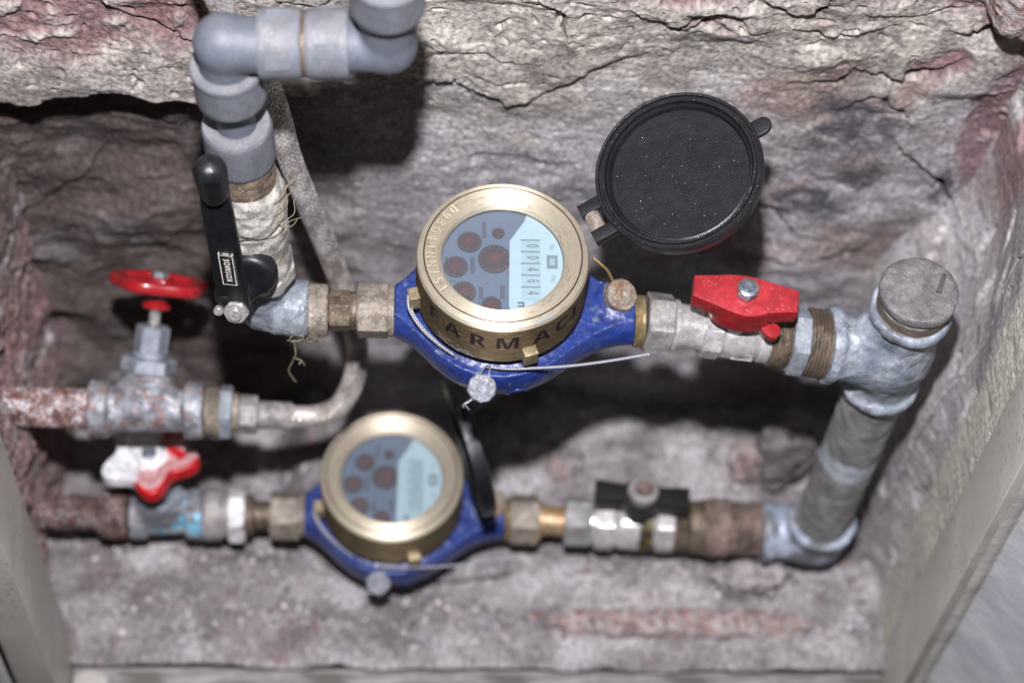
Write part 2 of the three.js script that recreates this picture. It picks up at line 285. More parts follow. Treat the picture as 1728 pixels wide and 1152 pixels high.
const PALE=[ [-0.178,0.507,0.023,0.017],
[0.043,0.535,0.053,0.029],
[0.054,0.418,0.013,0.009],
[0.192,0.524,0.066,0.023],
[-0.006,0.539,0.050,0.023],
[0.144,0.512,0.033,0.017],
[0.092,0.526,0.026,0.023],
[0.260,0.521,0.030,0.023] ];
const edgeAt = (x) => { for (let i = 0; i < LEDGE.length - 2; i += 2) if (x <= LEDGE[i + 2]) return mix(LEDGE[i + 1], LEDGE[i + 3], Math.max(0, (x - LEDGE[i]) / (LEDGE[i + 2] - LEDGE[i]))); return LEDGE[LEDGE.length - 1]; };
for (const c of CRACKS) { let a = 9, b = -9, d = 9, e = -9; for (let i = 0; i < c[2].length; i += 2) { a = Math.min(a, c[2][i]); b = Math.max(b, c[2][i]); d = Math.min(d, c[2][i + 1]); e = Math.max(e, c[2][i + 1]); } c.push([a - 0.02, b + 0.02, d - 0.02, e + 0.02]); }
function nearLine(L, x, y) { // distance and side (positive above)
  let best = 9, side = 1, along = 0;
  for (let i = 0; i < L.length - 2; i += 2) {
    const dx = L[i + 2] - L[i], dy = L[i + 3] - L[i + 1], q = dx * dx + dy * dy, t = Math.min(1, Math.max(0, ((x - L[i]) * dx + (y - L[i + 1]) * dy) / q)), ex = x - L[i] - t * dx, ey = y - L[i + 1] - t * dy, d = Math.hypot(ex, ey);
    if (d < best) { best = d; side = dx * ey - dy * ex > 0 ? 1 : -1; along = (i / 2 + t) / (L.length / 2 - 1); }
  }
  return [best, side, along];
}
const blobs = (list, x, y) => { let m = 0; for (const [a, b, c, d] of list) { const q = ((x - a) / c) ** 2 + ((y - b) / d) ** 2; if (q < 4) m = Math.max(m, 1 - sm(0.35, 1.5, q)); } return m; };
const PLASTER = lin(196, 188, 177), PLASTER2 = lin(160, 152, 146), GREY = lin(194, 190, 191), GREY2 = lin(158, 153, 155), BROWN = lin(110, 98, 92), BROWN2 = lin(76, 65, 61), REDB = lin(138, 104, 102), REDP = lin(126, 98, 102), DARKG = lin(88, 85, 90), CHALK = lin(206, 198, 186), SOOT = lin(52, 46, 44);
function backWall(x, y) {
  const wx = x + 0.007 * noise(x * 45, y * 45, 1.1) + 0.0012 * noise(x * 190, y * 190, 2.2), wy = y + 0.006 * noise(x * 40, y * 60, 3.3) + 0.0012 * noise(x * 170, y * 220, 4.4);
  const d = wy - edgeAt(wx), up = sm(-0.0012, mix(0.0022, 0.02, sm(0.06, 0.16, x)), d), left = 1 - sm(-0.11, -0.02, x + 0.03 * noise(x * 14, y * 14, 5)), right = sm(0.1, 0.22, x);
  let h = 0, c;
  const step = mix(mix(0.0035, 0.015, left), 0.0012, right);
  h += step * up * (1 - 0.35 * sm(0.0, 0.1, d)) + 0.025 * Math.max(0, d);
  // broken plaster: a few flaked layers whose edges follow warped noise, with smooth fields between
  const lay = (f, z, amp, n, sharp) => { const q = n * (0.5 + 0.5 * fbm(wx * f, wy * f * 1.35, z, 5)), k = Math.floor(q), t = q - k; return amp * (k + sm(0.5 - sharp, 0.5 + sharp, t)) / n; };
  const rough = fbm(wx * 30, wy * 36, 7.7, 6), busy = sm(-0.15, 0.3, noise(x * 13, y * 17, 41) + 0.5 * sm(0.545, 0.57, y)), coarse = fbm(wx * 9, wy * 11, 43, 4);
  const strataUp = lay(6, 1.7, 0.006, 2, 0.09) + busy * lay(18, 4.1, 0.0042, 3, 0.12), strataLow = lay(6, 2.9, 0.0045, 2, 0.07) + busy * lay(15, 6.1, 0.003, 2, 0.1);
  h += up * (strataUp + 0.006 * coarse + (0.001 + 0.0018 * busy) * rough) + (1 - up) * mix(strataLow + 0.006 * coarse + 0.0007 * rough, 0.012 * fbm(wx * 12, wy * 14, 11, 5) + 0.005 * (1 - Math.abs(noise(wx * 18, wy * 18, 9.4)) * 2) + 0.0022 * rough, left);
  h += right * (1 - up) * 0.004 * fbm(wx * 16 + wy * 16, wy * 9 - wx * 9, 3.9, 4);
  h -= (1 - up) * 0.012 * left;
  // the wall bows out low down, where rubble lies against it
  h += 0.02 * sm(0.17, 0.06, y);
  const red = blobs(RED, wx, wy) * sm(-0.35, 0.2, fbm(wx * 38, wy * 50, 13, 4) + 0.12), drk = blobs(DARK, wx, wy) * sm(-0.4, 0.15, fbm(wx * 50, wy * 60, 15, 4) + 0.1), pale = blobs(PALE, wx, wy) * sm(-0.2, 0.3, fbm(wx * 60, wy * 60, 17, 4));
  const m1 = sm(-0.3, 0.3, fbm(wx * 22, wy * 28, 19, 5)), m2 = sm(-0.35, 0.35, fbm(wx * 70, wy * 90, 21, 4));
  c = mix3(mix3(PLASTER2, PLASTER, 0.35 * m1 + 0.65 * m2), mix3(GREY2, GREY, 0.5 * m1 + 0.5 * m2), 1 - sm(-0.075, 0.02, d + 0.05 * fbm(wx * 24, wy * 30, 23, 4)));
  c = mix3(c, lin(150, 124, 112), 0.6 * right * (1 - 0.5 * up) * sm(-0.1, 0.35, fbm(wx * 15, wy * 18, 45, 4)));
  c = c.map((v) => v * mix(0.74, 1.05, sm(-0.3, 0.2, fbm(x * 11, y * 13, 47, 4))));
  c = mix3(c, mix3(BROWN2, BROWN, 0.55 * m1 + 0.45 * m2), left * (1 - up));
  c = mix3(c, GREY2, left * (1 - up) * 0.4 * sm(0.1, 0.5, fbm(wx * 18, wy * 22, 25, 4)) * sm(0.45, 0.33, y));
  c = mix3(c, mix3(REDB, REDP, m1), red * 0.9); h -= red * 0.003;
  c = mix3(c, DARKG, drk * 0.95 * (1 - left)); c = mix3(c, BROWN2, drk * 0.7 * left);
  c = mix3(c, CHALK, pale * 0.75);
  for (const [w, dep, L, [a, b, e, f]] of CRACKS) {
    if (wx < a || wx > b || wy < e || wy > f) continue;
    const [q, side, al] = nearLine(L, wx, wy), ww = w * mix(0.8, 1.3, right) * (0.35 + 1.1 * Math.abs(noise(wx * 90, wy * 90, 27))) * sm(0, 0.12, al) * sm(1, 0.88, al);
    const cut = 1 - sm(ww * 0.6, ww * 1.5 + 0.0006, q);
    h -= dep * mix(1, 1.5, right) * cut; if (cut > 0.3) c = mix3(c, BROWN2, cut * 0.75);
    h += (side > 0 ? 0.35 : -0.15) * dep * (1 - sm(0, 0.02, q)) * (1 - cut);
  }
  // pits and grains
  h -= 0.0022 * sm(0.32, 0.55, noise(wx * 130, wy * 130, 29)) * (0.4 + 0.6 * up);
  h += 0.0003 * fbm(x * 240, y * 240, 31, 2);
  c = mix3(c, SOOT, 0.5 * sm(0.42, 0.62, noise(wx * 150, wy * 150, 33)) * (0.4 + 0.5 * up));
  c = c.map((v) => v * (1 + 0.16 * noise(x * 330, y * 330, 35)));
  return [h, c];
}
function sheet(fn, nu, nv) { // fn(u, v) -> [position, colour, uv]
  const pos = new Float32Array(nu * nv * 3), col = new Float32Array(nu * nv * 3), uv = new Float32Array(nu * nv * 2), idx = new Uint32Array((nu - 1) * (nv - 1) * 6);
  for (let j = 0; j < nv; j++) for (let i = 0; i < nu; i++) { const k = j * nu + i, [p, c, w] = fn(i / (nu - 1), j / (nv - 1)); pos.set(p, k * 3); col.set(c, k * 3); uv.set(w, k * 2); }
  let o = 0;
  for (let j = 0; j < nv - 1; j++) for (let i = 0; i < nu - 1; i++) { const a = j * nu + i, b = a + 1, c = a + nu, d = c + 1; idx[o++] = a; idx[o++] = b; idx[o++] = c; idx[o++] = b; idx[o++] = d; idx[o++] = c; }
  const g = new THREE.BufferGeometry();
  g.setAttribute('position', new THREE.BufferAttribute(pos, 3)); g.setAttribute('color', new THREE.BufferAttribute(col, 3)); g.setAttribute('uv', new THREE.BufferAttribute(uv, 2)); g.setIndex(new THREE.BufferAttribute(idx, 1));
  g.computeVertexNormals(); return g;
}
function structure(name, g, m = M.wall) { const o = new THREE.Mesh(g, m); o.name = name; o.castShadow = o.receiveShadow = true; o.userData = { kind: 'structure' }; scene.add(o); return o; }
const LX = -0.262, RX = 0.326, WZ = -0.768;
const backMesh = structure('back_wall', sheet((u, v) => { const x = mix(-0.285, 0.375, u), y = mix(0.04, 0.72, v), [h, c] = backWall(x, y); return [[x, y, WZ + h], c, [x, y]]; }, 790, 830));
// side walls: plaster over brick, with a cream painted band next to the frame on the right
const CREAM = lin(216, 211, 194);
const rightMesh = structure('right_wall', sheet((u, v) => {
  const z = mix(-0.79, -0.57, u), y = mix(0.02, 0.72, v), wz = z + 0.004 * noise(z * 60, y * 40, 51), k = sm(-0.618, -0.606, wz + 0.004 * noise(y * 90, z * 90, 53));
  let h = 0.004 * fbm(z * 10, y * 8, 55, 3) * (1 - 0.6 * k) + 0.0005 * fbm(z * 40, y * 120, 59, 3) - 0.003 * sm(0.25, 0.4, noise(z * 40, y * 24, 57)) * (1 - k) + 0.012 * sm(-0.7, -0.77, z);
  const crack = 1 - sm(0.0003, 0.0016, Math.abs(wz + 0.64 + 0.012 * noise(y * 16, 3, 61))); h -= 0.003 * crack * (1 - k);
  const m = sm(-0.5, 0.5, fbm(z * 20, y * 62, 63, 5)); let c = mix3(mix3(GREY2, GREY, m).map((v) => v * 1.02), PLASTER, 0.5 * sm(-0.2, 0.4, fbm(z * 14, y * 34, 65, 4)));
  c = mix3(c, REDB, 0.8 * sm(-0.69, -0.72, wz) * sm(0.36, 0.44, y) * sm(-0.3, 0.1, fbm(z * 30, y * 20, 67, 4) + 0.1));
  c = mix3(c, CREAM, k * (0.75 + 0.25 * m)); c = mix3(c, BROWN2, 0.6 * crack * (1 - k));
  c = mix3(c, SOOT, 0.45 * sm(0.36, 0.55, noise(z * 45, y * 130, 69)));
  const flare = sm(0.27, 0.42, y); return [[RX - 0.003 - h + 0.034 * sm(-0.6, -0.76, z) * flare - 0.012 * sm(-0.61, -0.65, z) * (1 - flare), y, z], c, [z, y]];
}, 200, 560));
const leftMesh = structure('left_wall', sheet((u, v) => {
  const z = mix(-0.575, -0.79, u), y = mix(0.02, 0.72, v);
  const h = 0.012 * fbm(z * 18, y * 18, 71, 5) + 0.005 * ridge(z * 30, y * 30, 73) + 0.0015 * fbm(z * 150, y * 150, 75, 3), m = sm(-0.3, 0.3, fbm(z * 34, y * 30, 77, 5));
  let c = mix3(BROWN2, BROWN, m); c = mix3(c, lin(160, 132, 128), 0.7 * sm(0.36, 0.3, y)); c = mix3(c, REDB, 0.65 * sm(0.05, 0.4, fbm(z * 18, y * 18, 79, 4) + 0.1) * sm(0.36, 0.28, y)); c = mix3(c, GREY, 0.5 * sm(0.1, 0.4, fbm(z * 40, y * 40, 81, 4)));
  return [[LX + h, y, z], c, [z, y]];
}, 180, 480));
const PINKG = lin(182, 178, 178), PINKD = lin(142, 136, 136);
function floorY(x, z) {
  let y = 0.087 + 0.05 * sm(-0.66, -0.75, z) * (0.7 + 0.4 * noise(x * 14, z * 14, 83)) * sm(0.0, 0.08, x) * 0.4 + 0.014 * sm(0.01, 0.06, x) * sm(0.26, 0.2, x) * sm(-0.665, -0.7, z) + 0.012 * sm(0.02, 0.0, x) * sm(-0.1, -0.08, x) * sm(-0.68, -0.71, z);
  y += 0.009 * fbm(x * 20, z * 22, 85, 4) + 0.003 * ridge(x * 26, z * 26, 87) + 0.0009 * fbm(x * 120, z * 120, 89, 3);
  y += 0.009 * sm(-0.645, -0.628, z + 0.012 * noise(x * 22, 5, 131)) * (0.7 + 0.6 * noise(x * 30, z * 30, 133));
  y -= 0.04 * sm(-0.655, -0.685, z) * sm(-0.075, -0.11, x);
  y -= 0.002 * sm(-0.6, -0.575, z);
  y -= 0.018 * Math.exp(-(((x + 0.02) / 0.06) ** 2 + ((z + 0.635) / 0.045) ** 2));
  return y;
}
const floorMesh = structure('niche_floor', sheet((u, v) => {
  const x = mix(-0.29, 0.36, u), z = mix(-0.555, -0.79, v), y = floorY(x, z), m = sm(-0.3, 0.3, fbm(x * 36, z * 36, 91, 5)), q = fbm(x * 60, z * 60, 93, 4);
  const big = sm(-0.25, 0.3, fbm(x * 14, z * 14, 135, 3)); let c = mix3(PINKD, PINKG, 0.35 * m + 0.45 * big + 0.2 * sm(-0.3, 0.3, q)).map((v) => v * mix(0.8, 1.08, big)); c = mix3(c, BROWN, 0.55 * sm(0.05, 0.4, fbm(x * 20 + 7, z * 20, 137, 4)) * sm(0.02, -0.06, x)); c = mix3(c, REDB, 0.5 * sm(0.3, 0.5, noise(x * 90, z * 90, 95)) * sm(0.0, 0.3, noise(x * 16, z * 16, 97))); c = mix3(c, CHALK, 0.35 * sm(0.4, 0.6, noise(x * 110, z * 110, 99)));
  c = mix3(c, SOOT, 0.3 * sm(0.36, 0.6, noise(x * 60, z * 80, 101)));
  return [[x, y, z], c, [x, z]];
}, 560, 230));
// loose pieces lying or bedded in the niche
function rock(parent, name, m, c, r, seedz, turnY = 0, box = 0.35, amp = 1, dark = 1) {
  const [cs, sn] = [Math.cos(turnY), Math.sin(turnY)];
  const hx = Math.hypot(r[0] * cs, r[2] * sn) * 1.2 + Math.min(...r) * 0.35, hz = Math.hypot(r[0] * sn, r[2] * cs) * 1.2 + Math.min(...r) * 0.35, ext = [hx, r[1] * 1.35 + 0.001, hz];
  const g = sdf((p) => { const dx = p[0] - c[0], dz = p[2] - c[2], x = (dx * cs - dz * sn) / r[0], y = (p[1] - c[1]) / r[1], z = (dx * sn + dz * cs) / r[2], R = Math.min(...r); const e = len3(x, y, z) - 1, b = Math.max(Math.abs(x), Math.abs(y), Math.abs(z)) - 0.86; return (mix(e, smax(e * 0.5, b, 0.25), box)) * R + bumpy(p, R * 0.3 * amp, 1.1 / R, seedz) + bumpy(p, R * 0.1 * amp, 4 / R, seedz); }, c.map((v, i) => v - ext[i]), c.map((v, i) => v + ext[i]), Math.max(0.0009, Math.min(...r) / 8));
  return part(parent, name, tint(g, (p) => blotch(0.7, 120)(p) * dark), m);
}
rock(floorMesh, 'stone', M.stone, [0.232, 0.104, -0.619], [0.031, 0.013, 0.014], 3, 0.03, 0.8);
rock(floorMesh, 'stone', M.stone, [0.258, 0.124, -0.706], [0.024, 0.042, 0.018], 14, 0.3, 0.6, 0.6, 0.55);
rock(floorMesh, 'brick', M.brick, [0.232, 0.118, -0.702], [0.013, 0.026, 0.012], 5, 0.2, 0.9);
rock(floorMesh, 'brick', M.brick, [0.180, 0.0935, -0.588], [0.118, 0.010, 0.0125], 8, 0.0, 1, 0.6);
rock(backMesh, 'brick', M.brick, [0.345, 0.585, -0.757], [0.05, 0.045, 0.026], 11, 0.15, 1, 0.25);
for (let i = 0; i < 34; i++) { const x = mix(-0.21, 0.3, rnd()), z = i < 18 ? mix(-0.66, -0.585, rnd()) : mix(-0.72, -0.67, rnd()), r = i < 18 ? mix(0.002, 0.005, rnd() ** 2) : mix(0.004, 0.011, rnd() ** 2); if (Math.abs(x + 0.02) < 0.07 && z < -0.6) continue; rock(floorMesh, 'stone', i % 5 ? M.stone : M.brick, [x, floorY(x, z) + r * 0.3, z], [r * 1.3, r * 0.8, r], 20 + i, rnd() * 3); }
{ // loose grit and crumbs of mortar on the floor
  const g = new THREE.IcosahedronGeometry(1, 0), n = 2600, im = new THREE.InstancedMesh(g, new THREE.MeshPhysicalMaterial({ roughness: 0.95 }), n), m = new THREE.Matrix4(), q = new THREE.Quaternion(), col = new THREE.Color(), o = floorMesh.position;
  for (let i = 0; i < n; i++) { const x = mix(-0.225, 0.312, rnd()), z = rnd() < 0.6 ? mix(-0.645, -0.578, rnd()) : mix(-0.75, -0.645, rnd()), s = mix(0.0004, 0.0026, rnd() ** 3); q.setFromEuler(new THREE.Euler(rnd() * 6, rnd() * 6, rnd() * 6)); m.compose(V(x, floorY(x, z) + s * 0.35, z), q, V(s * mix(0.7, 1.4, rnd()), s * mix(0.5, 1, rnd()), s)); im.setMatrixAt(i, m); const k = mix(0.55, 1.25, rnd()), w = rnd(); im.setColorAt(i, col.setRGB(...(w < 0.08 ? REDB : w < 0.3 ? CHALK : w < 0.5 ? BROWN : PINKG).map((v) => v * k))); }
  im.name = 'grit'; im.userData = { kind: 'stuff' }; im.castShadow = im.receiveShadow = true; floorMesh.add(im);
}
// grey rendered wall outside the cupboard, to the right and left of its frame
const outer = (x0, x1, s) => structure(s > 0 ? 'outer_wall_right' : 'outer_wall_left', sheet((u, v) => {
  const x = s > 0 ? mix(x0, x1, u) : mix(x1, x0, u), y = mix(-0.25, 0.95, v), h = 0.0014 * fbm(x * 14, y * 14, 103, 3) + 0.00015 * fbm(x * 120, y * 120, 105, 3), m = sm(-0.3, 0.3, fbm(x * 18, y * 18, 107, 4)), e = sm(0.016, 0.004, Math.abs(x - x0));
  return [[x, y, -0.524 + h + 0.004 * e + 1.25 * Math.max(0, Math.abs(x - x0) - 0.01)], mix3(mix3(lin(186, 186, 190), lin(200, 200, 203), m), lin(206, 200, 186), 0.7 * e), [x, y]];
}, 240, 560), M.render);
outer(0.324, 0.52, 1); outer(-0.262, -0.46, -1);
structure('lower_wall', sheet((u, v) => { const x = mix(-0.26, 0.324, u), y = mix(-0.25, 0.029, v), m = sm(-0.3, 0.3, fbm(x * 18, y * 18, 109, 4)); return [[x, y, -0.528 + 0.004 * fbm(x * 26, y * 26, 111, 5)], mix3(lin(140, 138, 142), lin(166, 163, 166), m), [x, y]]; }, 200, 120), M.render);
// the cupboard's wooden frame: two posts and a sill
{
  const t = thing('cupboard_frame', 'grey painted wooden frame lining the front edges of the wall niche', 'frame', [0.043, 0.06, -0.55]);
  const box = (x0, x1, y0, y1, z0, z1, b = 0.0012) => { const s = new THREE.Shape(); s.moveTo(x0 + b, y0 + b); s.lineTo(x1 - b, y0 + b); s.lineTo(x1 - b, y1 - b); s.lineTo(x0 + b, y1 - b); s.closePath(); return tint(slab(s, z1 - z0 - 2 * b, b, new THREE.Matrix4().makeTranslation(0, 0, z0 + b)), blotch(0.86, 30)); };
  part(t, 'post', [box(-0.2605, -0.2355, 0.03, 0.92, -0.572, -0.522)], M.frame);
  part(t, 'post', [box(0.3222, 0.3465, 0.03, 0.92, -0.572, -0.5275)], M.frame);
  part(t, 'sill', [box(-0.2345, 0.3212, 0.03, 0.0815, -0.574, -0.56)], M.sill, { label: 'cream edged back board of the sill' });
  part(t, 'sill', [box(-0.2345, 0.3212, 0.03, 0.0775, -0.5595, -0.526)], M.sill);
  const b = part(t, 'hinge_block', [turn([-0.222, 0.078, -0.545], [0, 1, 0], [[0, 0], [0, 0.012], [0.003, 0.0118], [0.0042, 0.010], [0.0042, 0]])].map((g) => tint(g, () => 0.72)), M.frame, { label: 'pale round block at the foot of the left post' });
}

// ---------------------------------------------------------------- water meters
const canvasTex = (w, h, draw, srgb = true) => { const c = document.createElement('canvas'); c.width = w; c.height = h; const g = c.getContext('2d'); draw(g, w, h); const t = new THREE.CanvasTexture(c); if (srgb) t.colorSpace = THREE.SRGBColorSpace; t.wrapS = THREE.RepeatWrapping; return t; };
const Y_ = [0, 1, 0];
const RING = [[0, 0.0445], [0, 0.0466], [0.0012, 0.0475], [0.0328, 0.0475], [0.0352, 0.0466], [0.0362, 0.0448], [0.0365, 0.0436], [0.0362, 0.0434], [0.0362, 0.0431], [0.0365, 0.0429], [0.0365, 0.0362], [0.0356, 0.0352], [0.0336, 0.0339], [0.029, 0.0337]];
const arc = [0]; for (let i = 1; i < RING.length; i++) arc.push(arc[i - 1] + Math.hypot(RING[i][0] - RING[i - 1][0], RING[i][1] - RING[i - 1][1]));
const ringV = (i) => arc[i] / arc[arc.length - 1];
// canvas of the brass ring: u runs round it (0 = right, 0.25 = back), v up its side and in over its face
function ringCanvas(text, marker, mode) {
  return canvasTex(2048, 512, (g, w, h) => {
    const y = (v) => h * (1 - v), ppm = w / (6.283 * 0.0475), ppv = h / arc[arc.length - 1];
    if (mode === 'bump') { g.fillStyle = '#808080'; g.fillRect(0, 0, w, h); for (let i = 0; i < 300; i++) { const q = 116 + Math.floor(rnd() * 24); g.fillStyle = `rgb(${q},${q},${q})`; g.fillRect(0, rnd() * y(ringV(5)), w, 1); } } else {
      g.fillStyle = '#d8cdb6'; g.fillRect(0, 0, w, h);
      g.fillStyle = '#5d5039'; g.fillRect(0, y(ringV(3)), w, h);
      for (let i = 0; i < 2600; i++) { const q = rnd(); g.fillStyle = q < 0.5 ? `rgba(120,98,60,${0.08 + rnd() * 0.12})` : `rgba(238,226,196,${0.06 + rnd() * 0.14})`; g.beginPath(); g.ellipse(rnd() * w, rnd() * h, 2 + rnd() * 26, 1 + rnd() * 5, 0, 0, 7); g.fill(); }
      for (let i = 0; i < 700; i++) { g.fillStyle = `rgba(60,46,30,${0.1 + rnd() * 0.25})`; g.beginPath(); g.ellipse(rnd() * w, rnd() * h, 0.8 + rnd() * 3, 0.6 + rnd() * 1.6, 0, 0, 7); g.fill(); }
      for (let i = 0; i < 260; i++) { g.strokeStyle = rnd() < 0.6 ? 'rgba(90,70,44,0.22)' : 'rgba(250,240,214,0.3)'; g.lineWidth = 0.7 + rnd(); g.beginPath(); const a = rnd() * w, b = rnd() * h; g.moveTo(a, b); g.lineTo(a + (rnd() - 0.5) * 160, b + (rnd() - 0.5) * 14); g.stroke(); }
      g.fillStyle = 'rgba(60,46,28,0.75)'; g.fillRect(0, y(ringV(9)), w, y(ringV(6)) - y(ringV(9)) + 1);
    }
    const put = (s, deg, v, size, style) => { g.save(); g.translate(((deg - 90 + 720) % 360) / 360 * w, y(v)); g.scale(1, ppv / ppm); g.font = `${style ?? ''} ${size * ppm}px sans-serif`; g.textAlign = 'center'; g.textBaseline = 'middle'; g.fillText(s, 0, 0); g.restore(); };
    if (text) { const vm = (ringV(9) + ringV(10)) / 2; [...text].forEach((s, i) => { const deg = 224 + i * 8.1; for (const [dx, c] of mode === 'bump' ? [[0, '#303030']] : [[0.35, 'rgba(110,88,56,0.9)'], [0, 'rgba(250,240,208,0.95)']]) { g.fillStyle = c; put(s, deg + dx, vm, 0.0072, ''); } }); }
    if (marker && mode !== 'bump') {
      g.fillStyle = 'rgba(30,16,22,0.85)'; const vs = (ringV(2) + ringV(3)) / 2;
      [['F', -52, 0.4], ['A', -35, 0.1], ['R', -17, 0], ['M', 3.5, 0.05], ['A', 27, 0.1], ['C', 43, 0.25], ['I', 56, 0.3]].forEach(([s, a, q]) => put(s, 360 + a, vs + 0.06 + q * 0.03, 0.0165, 'bold'));
      g.fillStyle = 'rgba(70,30,36,0.35)'; for (let i = 0; i < 50; i++) { g.beginPath(); g.ellipse(((360 - 60 + rnd() * 60 - 90) % 360) / 360 * w, y(vs + (rnd() - 0.5) * 0.3), 3 + rnd() * 12, 2 + rnd() * 5, 0, 0, 7); g.fill(); }
      // pale paint smears at the rim
      g.fillStyle = 'rgba(190,206,214,0.75)'; for (let i = 0; i < 40; i++) { const left = rnd() < 0.65; g.beginPath(); g.ellipse((((left ? 312 + rnd() * 30 : 384 + rnd() * 10) - 90) % 360) / 360 * w, y(left ? ringV(2) + rnd() * 0.13 : ringV(3) + 0.02 + rnd() * 0.05), 2 + rnd() * 14, 1 + rnd() * 4, 0, 0, 7); g.fill(); }
    }
  }, mode !== 'bump');
}
const dialCanvas = (crisp) => canvasTex(512, 512, (g, w, h) => {
  const X = (u) => (u + 1) / 2 * w;
  g.fillStyle = '#485869'; g.fillRect(0, 0, w, h);
  g.strokeStyle = 'rgba(90,110,134,0.35)'; g.lineWidth = 1; for (let i = 0; i < w; i += 9) { g.beginPath(); g.moveTo(i, 0); g.lineTo(i, h); g.moveTo(0, i); g.lineTo(w, i); g.stroke(); }
  g.fillStyle = '#3a4152'; for (const [u, v, a, b] of [[-0.3, -0.63, 0.035, 0.16], [-0.49, 0.06, 0.04, 0.16], [-0.35, 0.58, 0.04, 0.12], [0.0, 0.56, 0.045, 0.13]]) { g.fillRect(X(u - a), X(v - b), a * w, b * h); }
});
const panelCanvas = (digits) => canvasTex(512, 512, (g, w, h) => {
  const X = (u) => (u + 1) / 2 * w;
  g.fillStyle = '#bfd3d9'; g.fillRect(0, 0, w, h);
  g.fillStyle = '#b2c7cd'; g.fillRect(X(0.31), X(-0.42), X(0.62) - X(0.31), X(0.74) - X(-0.42));
  g.save(); g.translate(X(0.46), 0); g.fillStyle = '#56666c';
  digits.forEach((s, i) => { const y = X(-0.31 + i * 0.225); g.fillStyle = '#788b92'; g.fillRect(-0.11 * w / 2 - 14, y - 32, 0.3 * w / 2 + 6, 7); g.save(); g.translate(8, y); g.rotate(Math.PI / 2); g.font = 'bold 40px sans-serif'; g.textAlign = 'center'; g.textBaseline = 'middle'; g.fillStyle = '#74868d'; g.scale(0.8, 1.75); g.fillText(s, 0, 0); g.restore(); });
  g.restore();
  g.fillStyle = '#4a5a62'; g.save(); g.translate(X(0.31), X(0.84)); g.rotate(Math.PI / 2); g.font = 'bold 50px sans-serif'; g.textAlign = 'center'; g.textBaseline = 'middle'; g.fillText('m', 0, 0); g.font = 'bold 26px sans-serif'; g.fillText('3', 30, -14); g.restore();
  g.fillStyle = 'rgba(96,116,124,0.7)'; g.save(); g.translate(X(0.8), X(0.02)); g.rotate(Math.PI / 2); g.textAlign = 'center'; g.font = '30px sans-serif'; g.fillText('Nr', -78, 8); g.fillRect(-40, -26, 66, 46); g.fillStyle = '#bfd3d9'; g.font = 'bold 30px sans-serif'; g.fillText('88', -7, 8); g.fillStyle = 'rgba(96,116,124,0.7)'; g.font = '28px sans-serif'; g.fillText('PN', 74, 6); g.restore();
});
M.pane = new THREE.MeshPhysicalMaterial({ color: 0xffffff, transmission: 0.965, thickness: 0, roughness: 0.05, ior: 1.5 });
M.dialHole = new THREE.MeshPhysicalMaterial({ roughness: 0.6, map: canvasTex(128, 128, (g, w) => { g.fillStyle = '#231d24'; g.fillRect(0, 0, w, w); const rg = g.createRadialGradient(64, 70, 4, 64, 70, 40); rg.addColorStop(0, '#47222a'); rg.addColorStop(1, '#231d24'); g.fillStyle = rg; g.beginPath(); g.arc(64, 66, 40, 0, 7); g.fill(); g.strokeStyle = '#57535b'; g.lineWidth = 3; for (let i = 0; i < 20; i++) { const q = i * 0.31416, r0 = i % 2 ? 52 : 46; g.beginPath(); g.moveTo(64 + Math.cos(q) * r0, 64 + Math.sin(q) * r0); g.lineTo(64 + Math.cos(q) * 58, 64 + Math.sin(q) * 58); g.stroke(); } for (let i = 0; i < 160; i++) { g.fillStyle = rnd() < 0.5 ? 'rgba(120,104,108,0.25)' : 'rgba(20,14,18,0.35)'; g.fillRect(rnd() * w, rnd() * w, 3, 3); } }) });
M.drop = new THREE.MeshPhysicalMaterial({ color: 0x50504c, roughness: 0.12 });
const polar = (c, deg, r, y) => [c[0] + Math.cos(deg * Math.PI / 180) * r, y, c[2] - Math.sin(deg * Math.PI / 180) * r];

